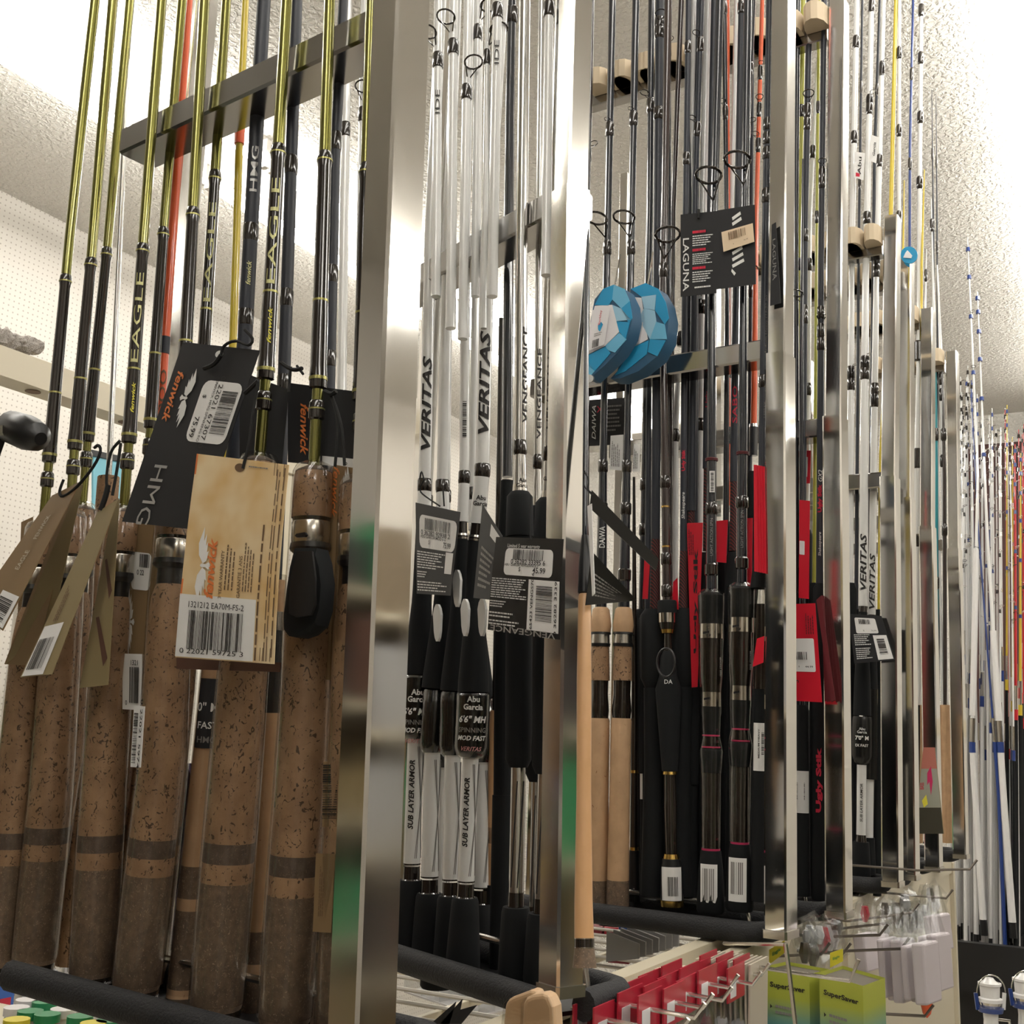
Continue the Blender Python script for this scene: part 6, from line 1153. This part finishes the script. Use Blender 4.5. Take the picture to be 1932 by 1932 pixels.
# goods lying in the wire shelf below the third rack
for i in range(16):
    x = rg.uniform(1120, 1240); y = rg.uniform(1728, 1792); c = PZ(x, y, 1.24); s_ = rg.uniform(.018, .035); a = rg.uniform(0, 3); u = np.array([math.cos(a), math.sin(a), 0]); v_ = np.array([-u[1], u[0], 0])
    q0 = [c - u * s_ - v_ * s_ * .6, c + u * s_ - v_ * s_ * .6, c + u * s_ + v_ * s_ * .6, c - u * s_ + v_ * s_ * .6]; o = mesh('small_packet', *hexa([p - np.array([0, 0, .02]) for p in q0], q0), rg.choice(['pack_red', 'pack_blue', 'pack_grey', 'pack_white', 'wine_pack' if mat('wine_pack', (.18, .02, .03), .5) else '']))
    tag(o, f'small packet lying under the wire shelf, {ordw(i + 1)} from the aisle end', 'packet', 'packets under the wire shelf')
for i in range(7):
    c = PZ(1205 + i * 12.5, 1781 - i * 3.6, 1.345); q0 = [c + np.array([-.05, 0, -.03]), c + np.array([0, 0, -.02]), c + np.array([.0, .0, .0]), c + np.array([-.05, 0, .012])]
    o = mesh('grey_sleeve', *plate(q0, .004, (0, 1, 0)), 'pack_grey'); tag(o, f'grey plastic sleeve standing in the row behind the cream rail, {ordw(i + 1)} from the near end', 'sleeve', 'grey plastic sleeves')
# packs hanging low on the pegboard wall, glimpsed between the cork grips
cs = ['pack_white', 'pack_yellow', 'pack_red', 'pack_blue', 'pack_green', 'pack_white', 'pack_grey']
for r_ in range(5):
    for c_ in range(13):
        y = (1.72 + .13 * c_) * KS; z = 1.40 - .21 * r_; m1 = rg.choice(cs); o = mesh('wall_pack', *box((XL + .015, y - .062, z - .16), (XL + .04, y + .062, z)), m1)
        tag(o, f'hanging pack on the pegboard wall, row {["one", "two", "three", "four", "five"][r_]} from the top, {ordw(c_ + 1)} from the left', 'hanging pack', 'packs on the pegboard wall')
        p = mesh('picture_patch', *box((XL + .041, y - .048, z - .13), (XL + .043, y + .048, z - .06)), rg.choice(cs), o)
        p = mesh('hanger', *box((XL, y - .003, z - .008), (XL + .06, y + .003, z - .003)), 'steel', o)
# jars and lids below the nearest rack at the lower left
t = empty('lower_shelf', PZ(60, 1990, 1.20), 'cream shelf with small jars below the nearest rack', 'shelf'); q = [PZ(x, y, 1.215) for x, y in ((-60, 1880), (330, 1960), (330, 2100), (-60, 2100))]; mesh('shelf_board', *plate(q, .01, (0, 0, -1)), 'cream_paint', t)
for i, (x, y, m1, m2) in enumerate(((52, 1900, 'pack_white', 'pack_white'), (83, 1904, 'pack_red', 'pack_green'), (105, 1898, 'pack_white', 'pack_white'), (30, 1915, 'pack_blue', 'pack_white'), (56, 1922, 'pack_white', 'pack_green'), (118, 1918, 'pack_white', 'pack_white'), (88, 1928, 'pack_red', 'pack_green'), (30, 1938, 'pack_yellow', 'pack_yellow'), (150, 1932, 'pack_yellow', 'pack_green'), (175, 1945, 'pack_green', 'pack_yellow'), (205, 1940, 'pack_yellow', 'pack_green'))):
    c = PZ(x, y, 1.245); t = empty('bait_jar', c - np.array([0, 0, .030]), f'small {m1.split("_")[1]} jar with {m2.split("_")[1]} lid, {ordw(i + 1)} of the group at the lower left', 'jar', 'small jars at the lower left')
    mesh('jar', *tube([c - np.array([0, 0, .030]), c - np.array([0, 0, .004]), c], [.015, .015, .012], 14), m1, t, True); mesh('lid', *tube([c, c + np.array([0, 0, .010])], .0165, 14), m2, t, True)
